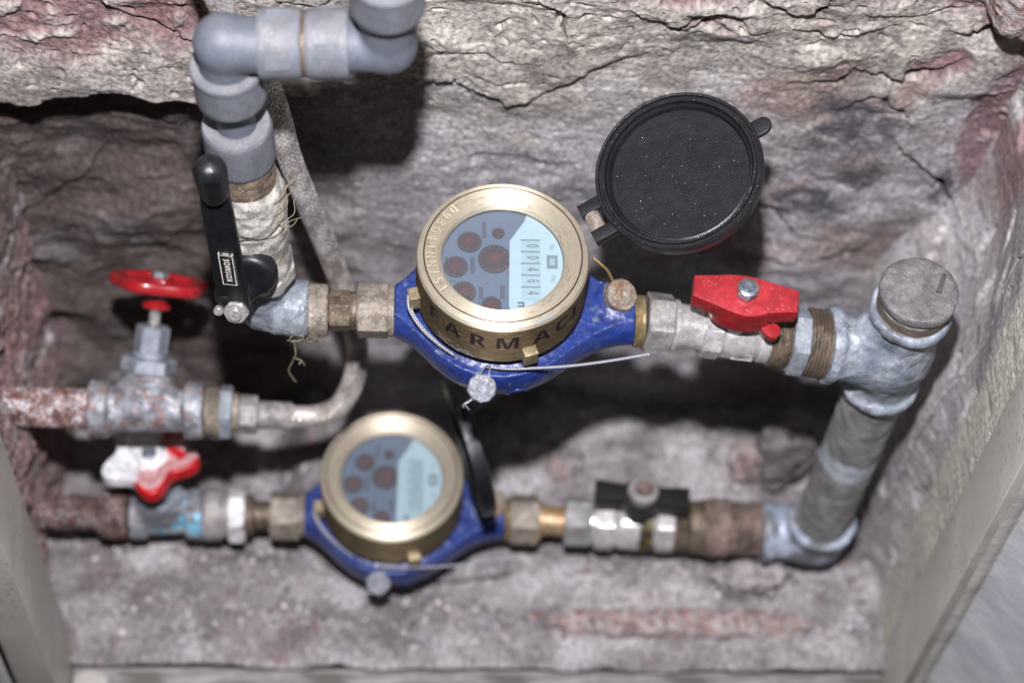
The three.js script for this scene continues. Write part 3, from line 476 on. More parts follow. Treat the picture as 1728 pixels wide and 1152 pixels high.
function waterMeter(T, o) { // T: centre of the ring's top face
  const t = thing('water_meter', o.label, 'water meter', [T[0], T[1] - 0.095, T[2]], 'brass ringed water meters with blue bodies');
  const ax = T[1] - 0.0600, [cx, , cz] = T, zR = cz + o.zr;
  // blue cast body: bowl, two tapering necks, the neck under the ring, the boss for the regulating screw
  const boss = [cx + 0.0665, 0, cz - 0.0015];
  const body = sdf((p) => {
    const qx = (p[0] - cx) / 0.0515, qy = (p[1] - (ax + 0.004)) / 0.0425, qz = (p[2] - cz) / 0.0515, k = len3(qx, qy, qz), bowl = (k - 1) * 0.043;
    let d = smin(bowl, cone(p, [cx - 0.018, ax + 0.001, cz + 0.002], [cx - 0.06, ax, cz + 0.002], 0.0215, 0.0135), 0.016);
    d = smin(d, cone(p, [cx + 0.018, ax + 0.001, cz + 0.002], [cx + 0.0775, ax, zR], 0.0235, 0.0135), 0.02);
    d = Math.max(d, p[1] - (T[1] - 0.0475)); d = Math.max(d, cx - 0.0595 - p[0], p[0] - (cx + 0.0765));
    d = smin(d, cyl(p, [cx, T[1] - 0.058, cz], [cx, T[1] - 0.0465, cz], 0.0438, 0.002), 0.004);
    d = smin(d, cyl(p, [boss[0], ax + 0.004, boss[2]], [boss[0] - 0.001, ax + 0.0145, boss[2]], 0.0085), 0.008);
    return d + bumpy(p, 0.00035, 220);
  }, [cx - 0.064, ax - 0.046, cz - 0.056], [cx + 0.082, T[1] - 0.038, cz + 0.056], 0.00125);
  const b = part(t, 'body', tint(body, (p, n) => mix3([1, 1, 1], [1.9, 1.6, 1.05], 0.55 * sm(0.1, 0.5, fbm(p.x * 70, p.y * 70, p.z * 70, 3)) + 0.25 * sm(0.5, 0.9, n.y) * sm(-0.2, 0.4, fbm(p.x * 200, p.y * 200, p.z * 200, 2))).map((v, i) => v * mix(1, [9, 5, 1.3][i], 0.8 * sm(0.56, 0.66, fbm(p.x * 130, p.y * 130, p.z * 130 + 4, 3) + 0.08 * n.y)))), M.blue);
  // cast letter and flow mark standing proud of the bowl
  const emb = (pts, r) => { const g = tube(pts.map(([a, yy]) => { const k = Math.sqrt(Math.max(0, 1 - ((yy + 0.056) / 0.0425) ** 2)), R = 0.0515 * k; return [cx + Math.sin(a) * R, T[1] + yy, cz + Math.cos(a) * R]; }), r, { seg: 8, n: 40 }); return g; };
  part(b, 'cast_mark', [emb([[0.17, -0.070], [0.3, -0.070], [0.31, -0.066], [0.2, -0.0635], [0.11, -0.068], [0.13, -0.075], [0.27, -0.076]], 0.0009), emb([[0.05, -0.0845], [0.3, -0.082], [0.5, -0.079]], 0.0011)], M.blue);
  part(t, 'gasket', turn([cx, T[1] - 0.0475, cz], [0, 1, 0], [[0, 0.0], [0, 0.0432], [0.0112, 0.0432], [0.0112, 0]], { step: 0.02 }), M.gum);
  const ring = part(t, 'brass_ring', turn([cx, T[1] - 0.0365, cz], [0, 1, 0], RING, { seg: 540, ringUV: true, crease: 0.5, step: 0.004 }), o.ringMat);
  for (const [deg, yy] of o.lugs) { const p = polar(T, deg, 0.0495, T[1] + yy), f = frameOf([Math.cos(deg * Math.PI / 180), 0, -Math.sin(deg * Math.PI / 180)], [0, 1, 0]); const s = new THREE.Shape(); s.moveTo(-0.0032, -0.0045); s.lineTo(0.0032, -0.0045); s.lineTo(0.0032, 0.0045); s.lineTo(-0.0032, 0.0045); s.closePath(); part(ring, 'lug', tint(slab(s, 0.006, 0.0006, basis([p[0] - f[2][0] * 0.003, p[1], p[2] - f[2][2] * 0.003], ...f)), blotch(0.8)), M.brass); }
  // register: plate, small dials, number panel, glass
  const planar = (g, R) => { const p = g.attributes.position, uv = new Float32Array(p.count * 2); for (let i = 0; i < p.count; i++) { uv[i * 2] = ((p.getX(i) - cx) / R + 1) / 2; uv[i * 2 + 1] = 1 - ((p.getZ(i) - cz) / R + 1) / 2; } g.setAttribute('uv', new THREE.BufferAttribute(uv, 2)); return g; };
  const R = 0.0337, yd = T[1] - 0.0092;
  const plate = part(t, 'register_plate', planar(turn([cx, yd - 0.002, cz], [0, 1, 0], [[0, R], [0.002, R], [0.002, 0.0002]], { step: 0.05, seg: 72 }), R), o.dialMat);
  for (const [u, v, r] of [[-0.54, -0.38, 0.2], [-0.76, 0.1, 0.2], [-0.63, 0.58, 0.2], [-0.18, 0.82, 0.165], [-0.13, -0.06, 0.27], [-0.065, -0.56, 0.105]]) {
    const dg = turn([cx + u * R, yd, cz + v * R], Y_, [[0, 0], [0, r * R], [0.0006, r * R], [0.0006, 0.0004]], { step: 0.02, seg: 40 }), dp = dg.attributes.position; for (let i = 0; i < dp.count; i++) dg.attributes.uv.setXY(i, (dp.getX(i) - cx - u * R) / (r * R) * 0.49 + 0.5, (dp.getZ(i) - cz - v * R) / (r * R) * 0.49 + 0.5);
    const d = part(plate, 'small_dial', dg, M.dialHole);
    if (r > 0.15) part(d, 'pointer', tube([[cx + (u - r * 0.5) * R, yd + 0.0011, cz + (v + r * 0.3) * R], [cx + (u + r * 0.55) * R, yd + 0.0011, cz + (v - r * 0.35) * R]], 0.00035, { seg: 5, n: 4 }), M.dialRed);
  }
  const s = new THREE.Shape(), q = R * 0.985; s.moveTo(0.12 * R, 0.4 * R); s.lineTo(0.36 * R, 0.78 * R); const a0 = Math.asin(0.78 / 0.985); for (let i = 0; i <= 40; i++) { const a = mix(1.15, -1.44, i / 40); s.lineTo(Math.cos(a) * q, Math.sin(a) * q); } s.lineTo(0.1 * R, -0.82 * R); s.closePath();
  part(plate, 'number_panel', planar(slab(s, 0.001, 0, basis([cx, yd + 0.0002, cz], [1, 0, 0], [0, 0, -1], [0, 1, 0])), R), o.panelMat);
  part(t, 'glass', turn([cx, T[1] - 0.006, cz], [0, 1, 0], [[0, 0.0337], [0.0001, 0.0002]], { step: 0.05, seg: 72 }), M.pane);
  { const im = new THREE.InstancedMesh(new THREE.SphereGeometry(1, 8, 5, 0, 6.2832, 0, 1.5), M.drop, 90), m = new THREE.Matrix4(); for (let i = 0; i < 90; i++) { const a = i < 60 ? mix(2.5, 4.3, rnd()) : rnd() * 6.28, r = i < 60 ? R * mix(0.9, 0.985, rnd()) : R * Math.sqrt(rnd()), sz = mix(0.0001, 0.0004, rnd() ** 3); m.compose(V(cx + Math.cos(a) * r, T[1] - 0.0058, cz - Math.sin(a) * r).sub(parentOrigin(t)), new THREE.Quaternion(), V(sz, sz * 0.7, sz)); im.setMatrixAt(i, m); } im.name = 'water_droplets'; im.userData = { kind: 'stuff' }; t.add(im); }
  // threaded brass ends and the regulating screw
  part(t, 'threaded_end', turn([cx + 0.0765, ax, zR], [1, 0, 0.004], [[0, 0.0125], [0, 0.0148], ...[0, 1, 2, 3].flatMap((i) => [[0.0004 + i * 0.0013, 0.0152], [0.0010 + i * 0.0013, 0.0142]]), [0.006, 0.0148], [0.006, 0]], { step: 0.01 }), M.brass);
  part(t, 'threaded_end', turn([cx - 0.0625, ax, cz + 0.002], [1, 0, 0], [[0, 0], [0, 0.0143], [0.0014, 0.0148], [0.003, 0.0143], [0.003, 0]], { step: 0.01 }), M.tan, { label: 'pale washer and thread on the left end' });
  const sd = V(0.42, 0.84, 0.3).normalize().toArray();
  part(t, 'regulating_screw', tint(turn([boss[0] - 0.0005, ax + 0.014, boss[2]], sd, [[0, 0.007], [0.0005, 0.0090], [0.0062, 0.0093], [0.0074, 0.0086], [0.0075, 0.002], [0.0071, 0.0014], [0.0071, 0]], { rough: 0.0003, f: 300 }), (p) => mix3([1, 1, 1], [0.95, 0.72, 0.6], sm(0, 0.3, fbm(p.x * 150, p.y * 150, p.z * 150, 2)))), M.tan);
  return { t, ring, cx, cz, ax, T };
}
function lid(parent, C, N, hingeDir, R, o) { // C centre of the inner face's rim plane, N the way its inner side faces
  const n = V(...N).normalize(), P = [[-0.0035, 0], [-0.0035, R * 0.9], [-0.002, R * 0.985], [0.004, R], [0.0062, R * 0.998], [0.0068, R * 0.985], [0.0066, R * 0.962], [0.0052, R * 0.952], [0.0052, R * 0.925], [0.0066, R * 0.915], [0.0066, R * 0.885], [0.0042, R * 0.872], [0.0034, R * 0.855], [0.0038, R * 0.835], [0.0014, R * 0.815], [0.001, R * 0.5], [0.001, 0.0002]];
  const L = part(parent, 'lid', turn(C, N, P, { seg: 140, crease: 0.5, step: 0.004, box: true }), o.m ?? M.lid, { label: o.label });
  const h = V(...hingeDir).addScaledVector(n, -V(...hingeDir).dot(n)).normalize(), side = V().crossVectors(n, h);
  const box = (c, sx, sy, sz, m, name) => { const s = new THREE.Shape(), b = 0.0008; s.moveTo(-sx / 2 + b, -sy / 2 + b); s.lineTo(sx / 2 - b, -sy / 2 + b); s.lineTo(sx / 2 - b, sy / 2 - b); s.lineTo(-sx / 2 + b, sy / 2 - b); s.closePath(); return part(L, name, slab(s, sz - 2 * b, b, basis(V(...C).addScaledVector(h, c[0]).addScaledVector(side, c[1]).addScaledVector(n, c[2] - sz / 2 + b).toArray(), h.toArray(), side.toArray(), n.toArray())), m); };
  for (const k of [-1, 1]) box([-R - 0.0045, k * 0.0088, 0.001], 0.014, 0.0075, 0.006, M.black, 'hinge_lug');
  { const s = new THREE.Shape(); s.moveTo(-0.004, -0.0045); s.lineTo(0.003, -0.0045); s.absarc(0.003, 0, 0.0042, -1.2, 1.2); s.lineTo(-0.004, 0.0045); s.closePath(); part(L, 'finger_tab', slab(s, 0.0022, 0.0005, basis(V(...C).addScaledVector(h, R + 0.002).addScaledVector(n, 0.002).toArray(), h.toArray(), side.toArray(), n.toArray())), M.black); }
  const pin = V(...C).addScaledVector(h, -R - 0.0065);
  part(L, 'hinge_pin', turn(pin.clone().addScaledVector(side, -0.0052).toArray(), side.toArray(), [[0, 0], [0, 0.0042], [0.0104, 0.0042], [0.0104, 0]]), M.tan);
  if (o.drops) {
    const g = new THREE.SphereGeometry(1, 8, 5, 0, 6.2832, 0, 1.5), im = new THREE.InstancedMesh(g, M.drop, o.drops), m = new THREE.Matrix4(), qn = new THREE.Quaternion().setFromUnitVectors(V(0, 1, 0), n);
    for (let i = 0; i < o.drops; i++) { const a = rnd() * 6.283, onRim = rnd() < 0.3, r = onRim ? R * (rnd() < 0.5 ? 0.9 : 0.965) : Math.sqrt(rnd()) * R * 0.8, s = mix(0.0002, 0.00055, rnd() ** 4); const p = V(...C).addScaledVector(h, Math.cos(a) * r).addScaledVector(side, Math.sin(a) * r).addScaledVector(n, onRim ? 0.0066 : 0.00105).sub(parentOrigin(L)); m.compose(p, qn, V(s, s * 0.7, s)); im.setMatrixAt(i, m); }
    im.name = 'water_droplets'; im.userData = { kind: 'stuff' }; L.add(im);
  }
  return L;
}
function parentOrigin(o) { const p = V(0, 0, 0); for (let q = o; q && q !== scene; q = q.parent) p.add(q.position); return p; }
M.dialRed = std({ color: 0x5c2229, roughness: 0.5 });
const bumpTop = ringCanvas('D93G41NN/51', false, 'bump'), bumpPlain = ringCanvas('', false, 'bump');
const ringMat = (map, bump) => new THREE.MeshPhysicalMaterial({ map, bumpMap: bump, bumpScale: 0.00022, metalness: 0.72, roughness: 0.56, anisotropy: 0.85, anisotropyRotation: Math.PI / 2 });
const dialMat = new THREE.MeshPhysicalMaterial({ map: dialCanvas(true), roughness: 0.45 });
const m1 = waterMeter([0.0435, 0.489, -0.639], { label: 'upper water meter with marker writing on its brass ring and round lid open flat', zr: 0.006, boss: 14, lugs: [[-72, -0.028], [-165, -0.027]], ringMat: ringMat(ringCanvas('D93G41NN/51', true), bumpTop), dialMat, panelMat: new THREE.MeshPhysicalMaterial({ color: 0xbcc6c9, map: panelCanvas(['0', '0', '4', '6', '4']), roughness: 0.4 }) });
const m2 = waterMeter([-0.0186, 0.2008, -0.6477], { label: 'lower water meter without writing on its ring, black lid standing up edge on', zr: 0.003, boss: 20, lugs: [[-72, -0.028], [-165, -0.027]], ringMat: ringMat(ringCanvas('', false), bumpPlain), dialMat, panelMat: new THREE.MeshPhysicalMaterial({ color: 0xbcc6c9, map: panelCanvas(['0', '0', '8', '2', '1']), roughness: 0.4 }) });
lid(m1.t, [0.1385, 0.5235, -0.6695], [-0.30, 0.93, 0.17], [0.9, 0.28, -0.4], 0.0462, { label: 'black plastic lid folded open, specked with droplets', drops: 220 });
lid(m2.t, [0.0335, 0.2475, -0.6455], [-0.955, -0.1, 0.28], [0, 1, 0], 0.0462, { label: 'black plastic lid standing upright', m: M.black });

// lead seals, their wires and strings
function seal(T, c, label, sub) {
  const t = thing('lead_seal', label, 'lead seal', c, 'round lead seals on the water meters'), n = V(-0.05, 0.75, 0.66).normalize().toArray();
  part(t, 'disc', tint(turn([c[0] - n[0] * 0.0022, c[1] - n[1] * 0.0022, c[2] - n[2] * 0.0022], n, [[0, 0], [0, 0.0062], [0.0008, 0.0078], [0.0034, 0.008], [0.0042, 0.0072], [0.0042, 0]], { rough: 0.0007, f: 260 }), blotch(0.8, 250)), M.lead);
  const P = (x, y, z) => [c[0] + x, c[1] + y, c[2] + z];
  part(t, 'wire_loop', [tube([P(-0.003, 0.002, 0.001), P(-0.001, 0.007, -0.005), P(0.003, 0.012, -0.0085), P(0.004, 0.008, -0.007), P(0.002, 0.003, 0)], 0.00045, { seg: 6, n: 30 }), ...twist([P(-0.003, -0.003, 0.003), P(-0.007, -0.008, 0.004), P(-0.0095, -0.0105, 0.0045), P(-0.010, -0.015, 0.004)], 0.0004, 0.003, 60), tube([P(-0.0095, -0.0105, 0.0045), P(-0.007, -0.0135, 0.006), P(-0.0065, -0.0165, 0.005)], 0.0004, { seg: 6, n: 12 })], M.wire);
}
seal(m1, [0.0335, 0.4385, -0.5830], 'round grey lead seal hanging in front of the upper blue meter body');
seal(m2, [-0.0270, 0.1480, -0.5930], 'round grey lead seal hanging below the lower blue meter body');
function string(T, label, ends) {
  const t = thing('sealing_string', label, 'string', [T[0], T[1] - 0.05, T[2] + 0.05], 'twisted strings round the meter rings');
  part(t, 'strand', twist(ends[0], 0.00048, 0.0036, 200), M.wire);
  part(t, 'strand', [...twist(ends[1], 0.00038, 0.0034, 120), ...twist(ends[1].map(([x, y, z], i) => [x + 0.001 - i * 0.0004, y + 0.001, z - 0.002 + i * 0.0005]), 0.00035, 0.0034, 120)], M.wire);
}
const R1 = (T, deg, r, dy) => polar(T, deg, r, T[1] + dy);
for (const [T, who] of [[[0.0435, 0.489, -0.639], 'upper'], [[-0.0186, 0.2008, -0.6477], 'lower']])
  string(T, `twisted white sealing string sticking out to the right of the ${who} meter ring`, [[R1(T, -100, 0.0478, -0.042), R1(T, -85, 0.0488, -0.0415), R1(T, -70, 0.0525, -0.039), R1(T, -52, 0.0625, -0.036), R1(T, -38, 0.0775, -0.032), R1(T, -29, 0.0930, -0.029)], [R1(T, -166, 0.0535, -0.024), R1(T, -162, 0.054, -0.031), R1(T, -150, 0.0515, -0.037), R1(T, -135, 0.0485, -0.041), R1(T, -122, 0.0478, -0.042)]]);
{
  const t = thing('brass_seal_wire', 'thin brass wire from the lid hinge to the regulating screw', 'wire', [0.098, 0.455, -0.66]);
  part(t, 'wire', twist([[0.0945, 0.474, -0.646], [0.0995, 0.468, -0.6455], [0.1025, 0.4635, -0.6455], [0.1065, 0.4535, -0.645]], 0.0004, 0.003, 80).concat(tube([[0.1065, 0.4535, -0.645], [0.108, 0.4515, -0.641], [0.110, 0.4515, -0.6385], [0.1125, 0.447, -0.6335]], 0.0003, { seg: 6, n: 20 })), M.goldWire);
}

// ---------------------------------------------------------------- pipework
const X = [1, 0, 0], Y = [0, 1, 0], XN = [-1, 0, 0];
const threads = (t0, t1, r, pitch = 0.0018, depth = 0.0007) => { const p = []; for (let t = t0; t < t1; t += pitch) p.push([t, r - depth], [t + pitch * 0.5, r]); return p; };
const rod = (r, len, r1 = 0) => [[0, r1], [0, r - 0.0006], [0.0006, r], [len - 0.0006, r], [len, r - 0.0006], [len, r1]];
const along = (A, d, t) => { const n = V(...d).normalize(); return [A[0] + n.x * t, A[1] + n.y * t, A[2] + n.z * t]; };
const DUSTC = [1.25, 1.2, 1.12];

// upper left union: hexagon nut and tail piece
{
  const A = [-0.0188, 0.429, -0.637], t = thing('pipe_union', 'dusty grey hexagon union joining the upper meter to the bluish elbow', 'pipe union', [-0.045, 0.414, -0.637]);
  part(t, 'hex_nut', tint(hex(A, XN, 0.0182, 0.0162, { rot: 0.26 }), blotch(0.75, 120)), M.tan);
  part(t, 'tail_piece', [tint(turn(along(A, XN, 0.0182), XN, [[0, 0.0108], [0.001, 0.0112], [0.004, 0.0106], [0.005, 0.0106]]), blotch()), tint(hex(along(A, XN, 0.0215), XN, 0.013, 0.0122, { rot: 0.26 }), blotch(0.75, 150))], M.thread);
  part(t, 'collar', tint(turn(along(A, XN, 0.0345), XN, [[0, 0.008], [0, 0.0142], [0.001, 0.015], [0.0105, 0.0155], [0.0115, 0.0145], [0.0125, 0.011]], { rough: 0.0006, f: 150 }), blotch(0.75, 130)), M.tan);
}
// bluish galvanised elbow turning up to the lever valve
{
  const c = [-0.0915, 0.430, -0.640], t = thing('pipe_elbow', 'bluish grey galvanised elbow below the black lever', 'pipe elbow', [c[0], 0.415, c[2]], 'galvanised pipe elbows');
  const g = sdf((p) => { let d = smin(cone(p, [c[0] + 0.002, c[1], c[2]], [c[0] + 0.03, c[1], c[2] + 0.003], 0.0132, 0.0132), cone(p, [c[0] + 0.002, c[1], c[2]], [c[0] + 0.001, c[1] + 0.025, c[2]], 0.0135, 0.0135), 0.008); d = smin(d, cyl(p, [c[0] + 0.008, c[1], c[2] + 0.001], [c[0] + 0.0275, c[1], c[2] + 0.003], 0.0163, 0.002), 0.004); d = Math.max(d, p[0] - (c[0] + 0.0275)); return d + bumpy(p, 0.0007, 130); }, [c[0] - 0.02, c[1] - 0.021, c[2] - 0.021], [c[0] + 0.034, c[1] + 0.03, c[2] + 0.023], 0.0011);
  part(t, 'casting', tint(g, blotch(0.72, 120)), M.galv);
}
// lever ball valve, its body wound with white sealing tape
const PX = (y) => mix(-0.0895, -0.0968, (y - 0.43) / 0.23), PZ = (y) => mix(-0.641, -0.646, (y - 0.43) / 0.23), P = (y) => [PX(y), y, PZ(y)], UP = [-0.0317, 1, -0.0217];
{
  const t = thing('lever_valve', 'white taped ball valve with a long black lever standing beside the grey plastic pipe', 'valve', [PX(0.45), 0.44, PZ(0.45)]);
  const g = (pr, m, name, o = {}) => part(t, name, tint(turn(P(pr[0][0]), UP, pr.map(([y, r]) => [y - pr[0][0], r]), { step: 0.0016, ...o }), blotch(0.66, 160)), m);
  const body = g([[0.447, 0.004], [0.447, 0.0138], [0.458, 0.0148], [0.462, 0.0185], [0.471, 0.0194], [0.482, 0.0184], [0.494, 0.0186], [0.508, 0.0192], [0.518, 0.0186], [0.520, 0.0174]], M.tape, 'body', { rough: 0.0011, f: 80 });
  part(body, 'collar', tint(hex(P(0.4625), UP, 0.011, 0.0208, { sides: 8, rot: 0.2 }), blotch(0.7, 160)), M.chrome);
  g([[0.5195, 0.01], [0.5195, 0.0176], [0.522, 0.0196], [0.527, 0.0206], [0.533, 0.0200], [0.538, 0.0202], [0.543, 0.0194], [0.548, 0.0182], [0.552, 0.0166], [0.553, 0.01]], M.tape, 'tape_wrap', { rough: 0.0013, f: 110 });
  g([[0.551, 0.01], ...threads(0.551, 0.57, 0.0168), [0.57, 0.01]], M.thread, 'threaded_end');
  // hub and lever in front, facing up and to the front
  const F = frameOf([-0.12, 0.32, 0.94], [0.05, 1, 0]); // x across (to the left), y up the lever, z to the front
  const hub = [-0.0920, 0.4945, -0.6215];
  part(t, 'stem', turn(along(hub, F[2], -0.014), F[2], rod(0.0085, 0.014)), M.zinc);
  const lev = part(t, 'lever', [(() => { const s = new THREE.Shape(); s.moveTo(-0.007, -0.018); s.lineTo(0.0085, -0.0185); s.lineTo(0.0075, 0.06); s.lineTo(0.0065, 0.075); s.lineTo(-0.0065, 0.075); s.lineTo(-0.0075, 0.06); s.closePath(); return slab(s, 0.0022, 0.0008, basis([-0.1025, 0.5025, -0.6115], V(1, 0.02, 0.12).normalize().toArray(), V(-0.045, 0.97, -0.12).normalize().toArray(), V(-0.12, 0.12, 0.97).normalize().toArray())); })(),
    sdf((p) => { const q = V(p[0] - hub[0], p[1] - hub[1], p[2] - hub[2]), a = q.dot(V(...F[2])), r = Math.sqrt(Math.max(0, q.lengthSq() - a * a)); let d = smax(r - 0.0142, Math.abs(a) - 0.0065, 0.006); d = smin(d, cone(p, [-0.0985, 0.484, -0.614], [-0.1055, 0.4865, -0.612], 0.0078, 0.0068), 0.004); return d; }, [-0.116, 0.474, -0.645], [-0.072, 0.515, -0.6], 0.0011)], M.black);
  part(lev, 'grip', tint(sdf((p) => cone(p, [-0.1058, 0.5765, -0.6185], [-0.1068, 0.592, -0.6195], 0.0078, 0.0087) + bumpy(p, 0.0003, 200), [-0.118, 0.564, -0.632], [-0.094, 0.604, -0.608], 0.0009), dust([2.2, 2.1, 2], 0.6)), M.black);
  const badge = canvasTex(256, 96, (c, w, h) => { c.fillStyle = '#1a1b1f'; c.fillRect(0, 0, w, h); c.strokeStyle = '#cfcac0'; c.lineWidth = 6; c.strokeRect(7, 9, w - 14, h - 18); c.fillStyle = '#d8d3c6'; c.font = 'bold 47px sans-serif'; c.textAlign = 'center'; c.textBaseline = 'middle'; c.fillText('KOSMOS', w / 2, h / 2 + 2); for (let i = 0; i < 90; i++) { c.fillStyle = rnd() < 0.6 ? 'rgba(26,27,31,0.8)' : 'rgba(200,196,188,0.6)'; c.fillRect(rnd() * w, rnd() * h, 2 + rnd() * 12, 1 + rnd() * 3); } });
  { const b = basis([-0.1026, 0.5158, -0.6094], V(-0.045, 0.97, -0.12).normalize().toArray(), V(-1, -0.02, -0.12).normalize().toArray(), V(-0.12, 0.12, 0.97).normalize().toArray()), gq = new THREE.BoxGeometry(0.0255, 0.0088, 0.0012); const gp = gq.toNonIndexed(); gp.applyMatrix4(b); part(lev, 'name_plate', gp, new THREE.MeshPhysicalMaterial({ map: badge, roughness: 0.45 })); }
  const nz = V(-0.1, 0.45, 0.9).normalize().toArray();
  part(t, 'lever_nut', [hex([-0.1000, 0.4815, -0.6055], nz, 0.0045, 0.0072), turn([-0.1000, 0.4815, -0.6055], nz, rod(0.0038, 0.0068))], M.zinc);
  part(t, 'stop_pin', turn([-0.1095, 0.4805, -0.6065], nz, rod(0.0026, 0.004)), M.zinc);
}
// grey plastic pipe run
{
  const t = thing('plastic_pipe', 'grey plastic pipe with elbows and screw collars at the top left', 'pipe', [PX(0.56), 0.548, PZ(0.56)]);
  const C = P(0.6615), yH = 0.6625;
  // a ribbed screw collar: body plus groups of raised grip ribs
  const collar = (A, d, L, r, flip, groups) => {
    const pr = flip ? [[0, 0.0104], [0, r * 0.93], [0.0012, r * 0.985], [0.0022, r], [L - 0.0045, r * 1.0], [L - 0.0042, r * 1.03], [L - 0.0012, r * 1.035], [L, r * 0.99], [L, 0.0104]] : [[0, 0.0104], [0, r * 0.99], [0.0012, r * 1.01], [L - 0.0026, r], [L - 0.0012, r * 0.985], [L, r * 0.94], [L, 0.0104]];
    const c = part(t, 'collar', tint(turn(A, d, pr, { seg: 96, crease: 0.45 }), dust(lin(250, 240, 226).map((v) => v * 1.5), 0.55, 500)), M.pvc);
    const y = V(...d).normalize(), x = Math.abs(y.y) > 0.9 ? V(1, 0, 0) : V(0, 1, 0), z = V(); z.crossVectors(x, y).normalize(); x.crossVectors(y, z);
    for (const gdeg of groups) for (let k = 0; k < 4; k++) { const a = (gdeg + k * 6.5) * Math.PI / 180, o = V(...A).addScaledVector(x, Math.cos(a) * r * 1.005).addScaledVector(z, -Math.sin(a) * r * 1.005); part(c, 'rib', tube([o.clone().addScaledVector(y, L * 0.2).toArray(), o.clone().addScaledVector(y, L * 0.5).toArray(), o.clone().addScaledVector(y, L * 0.78).toArray()], 0.0006, { seg: 6, n: 4 }), M.pvc); }
    return c;
  };
  collar(P(0.5710), UP, 0.0275, 0.0178, false, [228, 300, 20, 150]);
  part(t, 'pipe', turn(P(0.58), UP, rod(0.0102, 0.06)), M.pvcPipe);
  collar(P(0.6205), UP, 0.0255, 0.0178, true, [236, 320, 40, 130]);
  const elbow = (c, dirs, r) => sdf((p) => { let d = len3(p[0] - c[0], p[1] - c[1], p[2] - c[2]) - r * 1.01; for (const e of dirs) d = smin(d, cone(p, c, e, r, r), 0.0025); return d; }, [0, 1, 2].map((k) => Math.min(c[k], ...dirs.map((e) => e[k])) - r * 1.2), [0, 1, 2].map((k) => Math.max(c[k], ...dirs.map((e) => e[k])) + r * 1.2), 0.0012);
  part(t, 'elbow', tint(elbow(C, [P(0.638), [C[0] + 0.02, yH - 0.002, -0.6455]], 0.0138), dust(lin(250, 240, 226).map((v) => v * 1.4), 0.3, 500)), M.pvcPipe);
  // union of two broad nuts on the horizontal stretch
  collar([-0.0795, yH, -0.645], [1, 0.04, 0], 0.0205, 0.0172, false, [252, 330, 60, 150]);
  collar([-0.0365, yH + 0.0018, -0.645], [-1, -0.04, 0], 0.0205, 0.0172, false, [50, 110, 200, 300]);
  part(t, 'joint_ring', turn([-0.0592, yH + 0.0008, -0.645], [1, 0.04, 0], rod(0.0158, 0.0026)), M.thread);
  const C2 = [-0.0185, yH + 0.0015, -0.645];
  part(t, 'elbow', elbow(C2, [[-0.038, yH + 0.001, -0.645], [-0.0183, 0.700, -0.645]], 0.0134), M.pvcPipe);
  collar([-0.0184, 0.6925, -0.645], Y, 0.0245, 0.0178, true, [225, 250, 320, 30]);
  part(t, 'pipe', turn([-0.0184, 0.70, -0.645], Y, rod(0.0102, 0.2)), M.pvcPipe);
}
// braided hose from above, behind the upper meter line, round to the left gate valve
{
  const t = thing('braided_hose', 'flexible steel braided hose curving behind the upper pipes to the left gate valve', 'hose', [-0.07, 0.26, -0.68]);
  const pts = [[-0.128, 0.76, -0.715], [-0.1175, 0.69, -0.71], [-0.1058, 0.6262, -0.703], [-0.0835, 0.5525, -0.70], [-0.0749, 0.4865, -0.70], [-0.0640, 0.433, -0.698], [-0.0530, 0.385, -0.694], [-0.0445, 0.340, -0.688], [-0.0405, 0.308, -0.680], [-0.0440, 0.285, -0.668], [-0.0540, 0.2690, -0.660], [-0.0690, 0.2640, -0.6565], [-0.088, 0.2665, -0.6555]];
  const weave = (s, v) => { const k = 14, a = v * k, b = s / 0.0045; const p = Math.abs(Math.sin(Math.PI * (a + b))), q = Math.abs(Math.sin(Math.PI * (a - b))), chk = (Math.floor(a + b) + Math.floor(a - b)) & 1; return 0.0006 * (chk ? p : q) - 0.0008; };
  part(t, 'braid', tint(tube(pts, 0.0073, { seg: 96, n: 1500, rfn: weave }), (p) => { const k = blotch(0.7, 70)(p); return p.y < 0.4 ? [k * 1.25, k * 1.2, k * 1.14] : [k * 1.35, k * 1.35, k * 1.35]; }), M.hose);
  part(t, 'ferrule', tint(turn([-0.0815, 0.2655, -0.6558], [-1, 0.06, 0.01], [[0, 0.007], [0, 0.0086], [0.001, 0.009], [0.0035, 0.0086], [0.008, 0.0088], [0.014, 0.0086], [0.02, 0.0092], [0.0215, 0.0085], [0.0215, 0]], { rough: 0.0004, f: 200 }), blotch(0.75, 200)), M.dusty);
  part(t, 'hose_nut', tint(hex([-0.1032, 0.2668, -0.6556], [-1, 0.06, 0], 0.0125, 0.0125, { rot: 0.5 }), blotch(0.8, 200)), M.dusty);
}
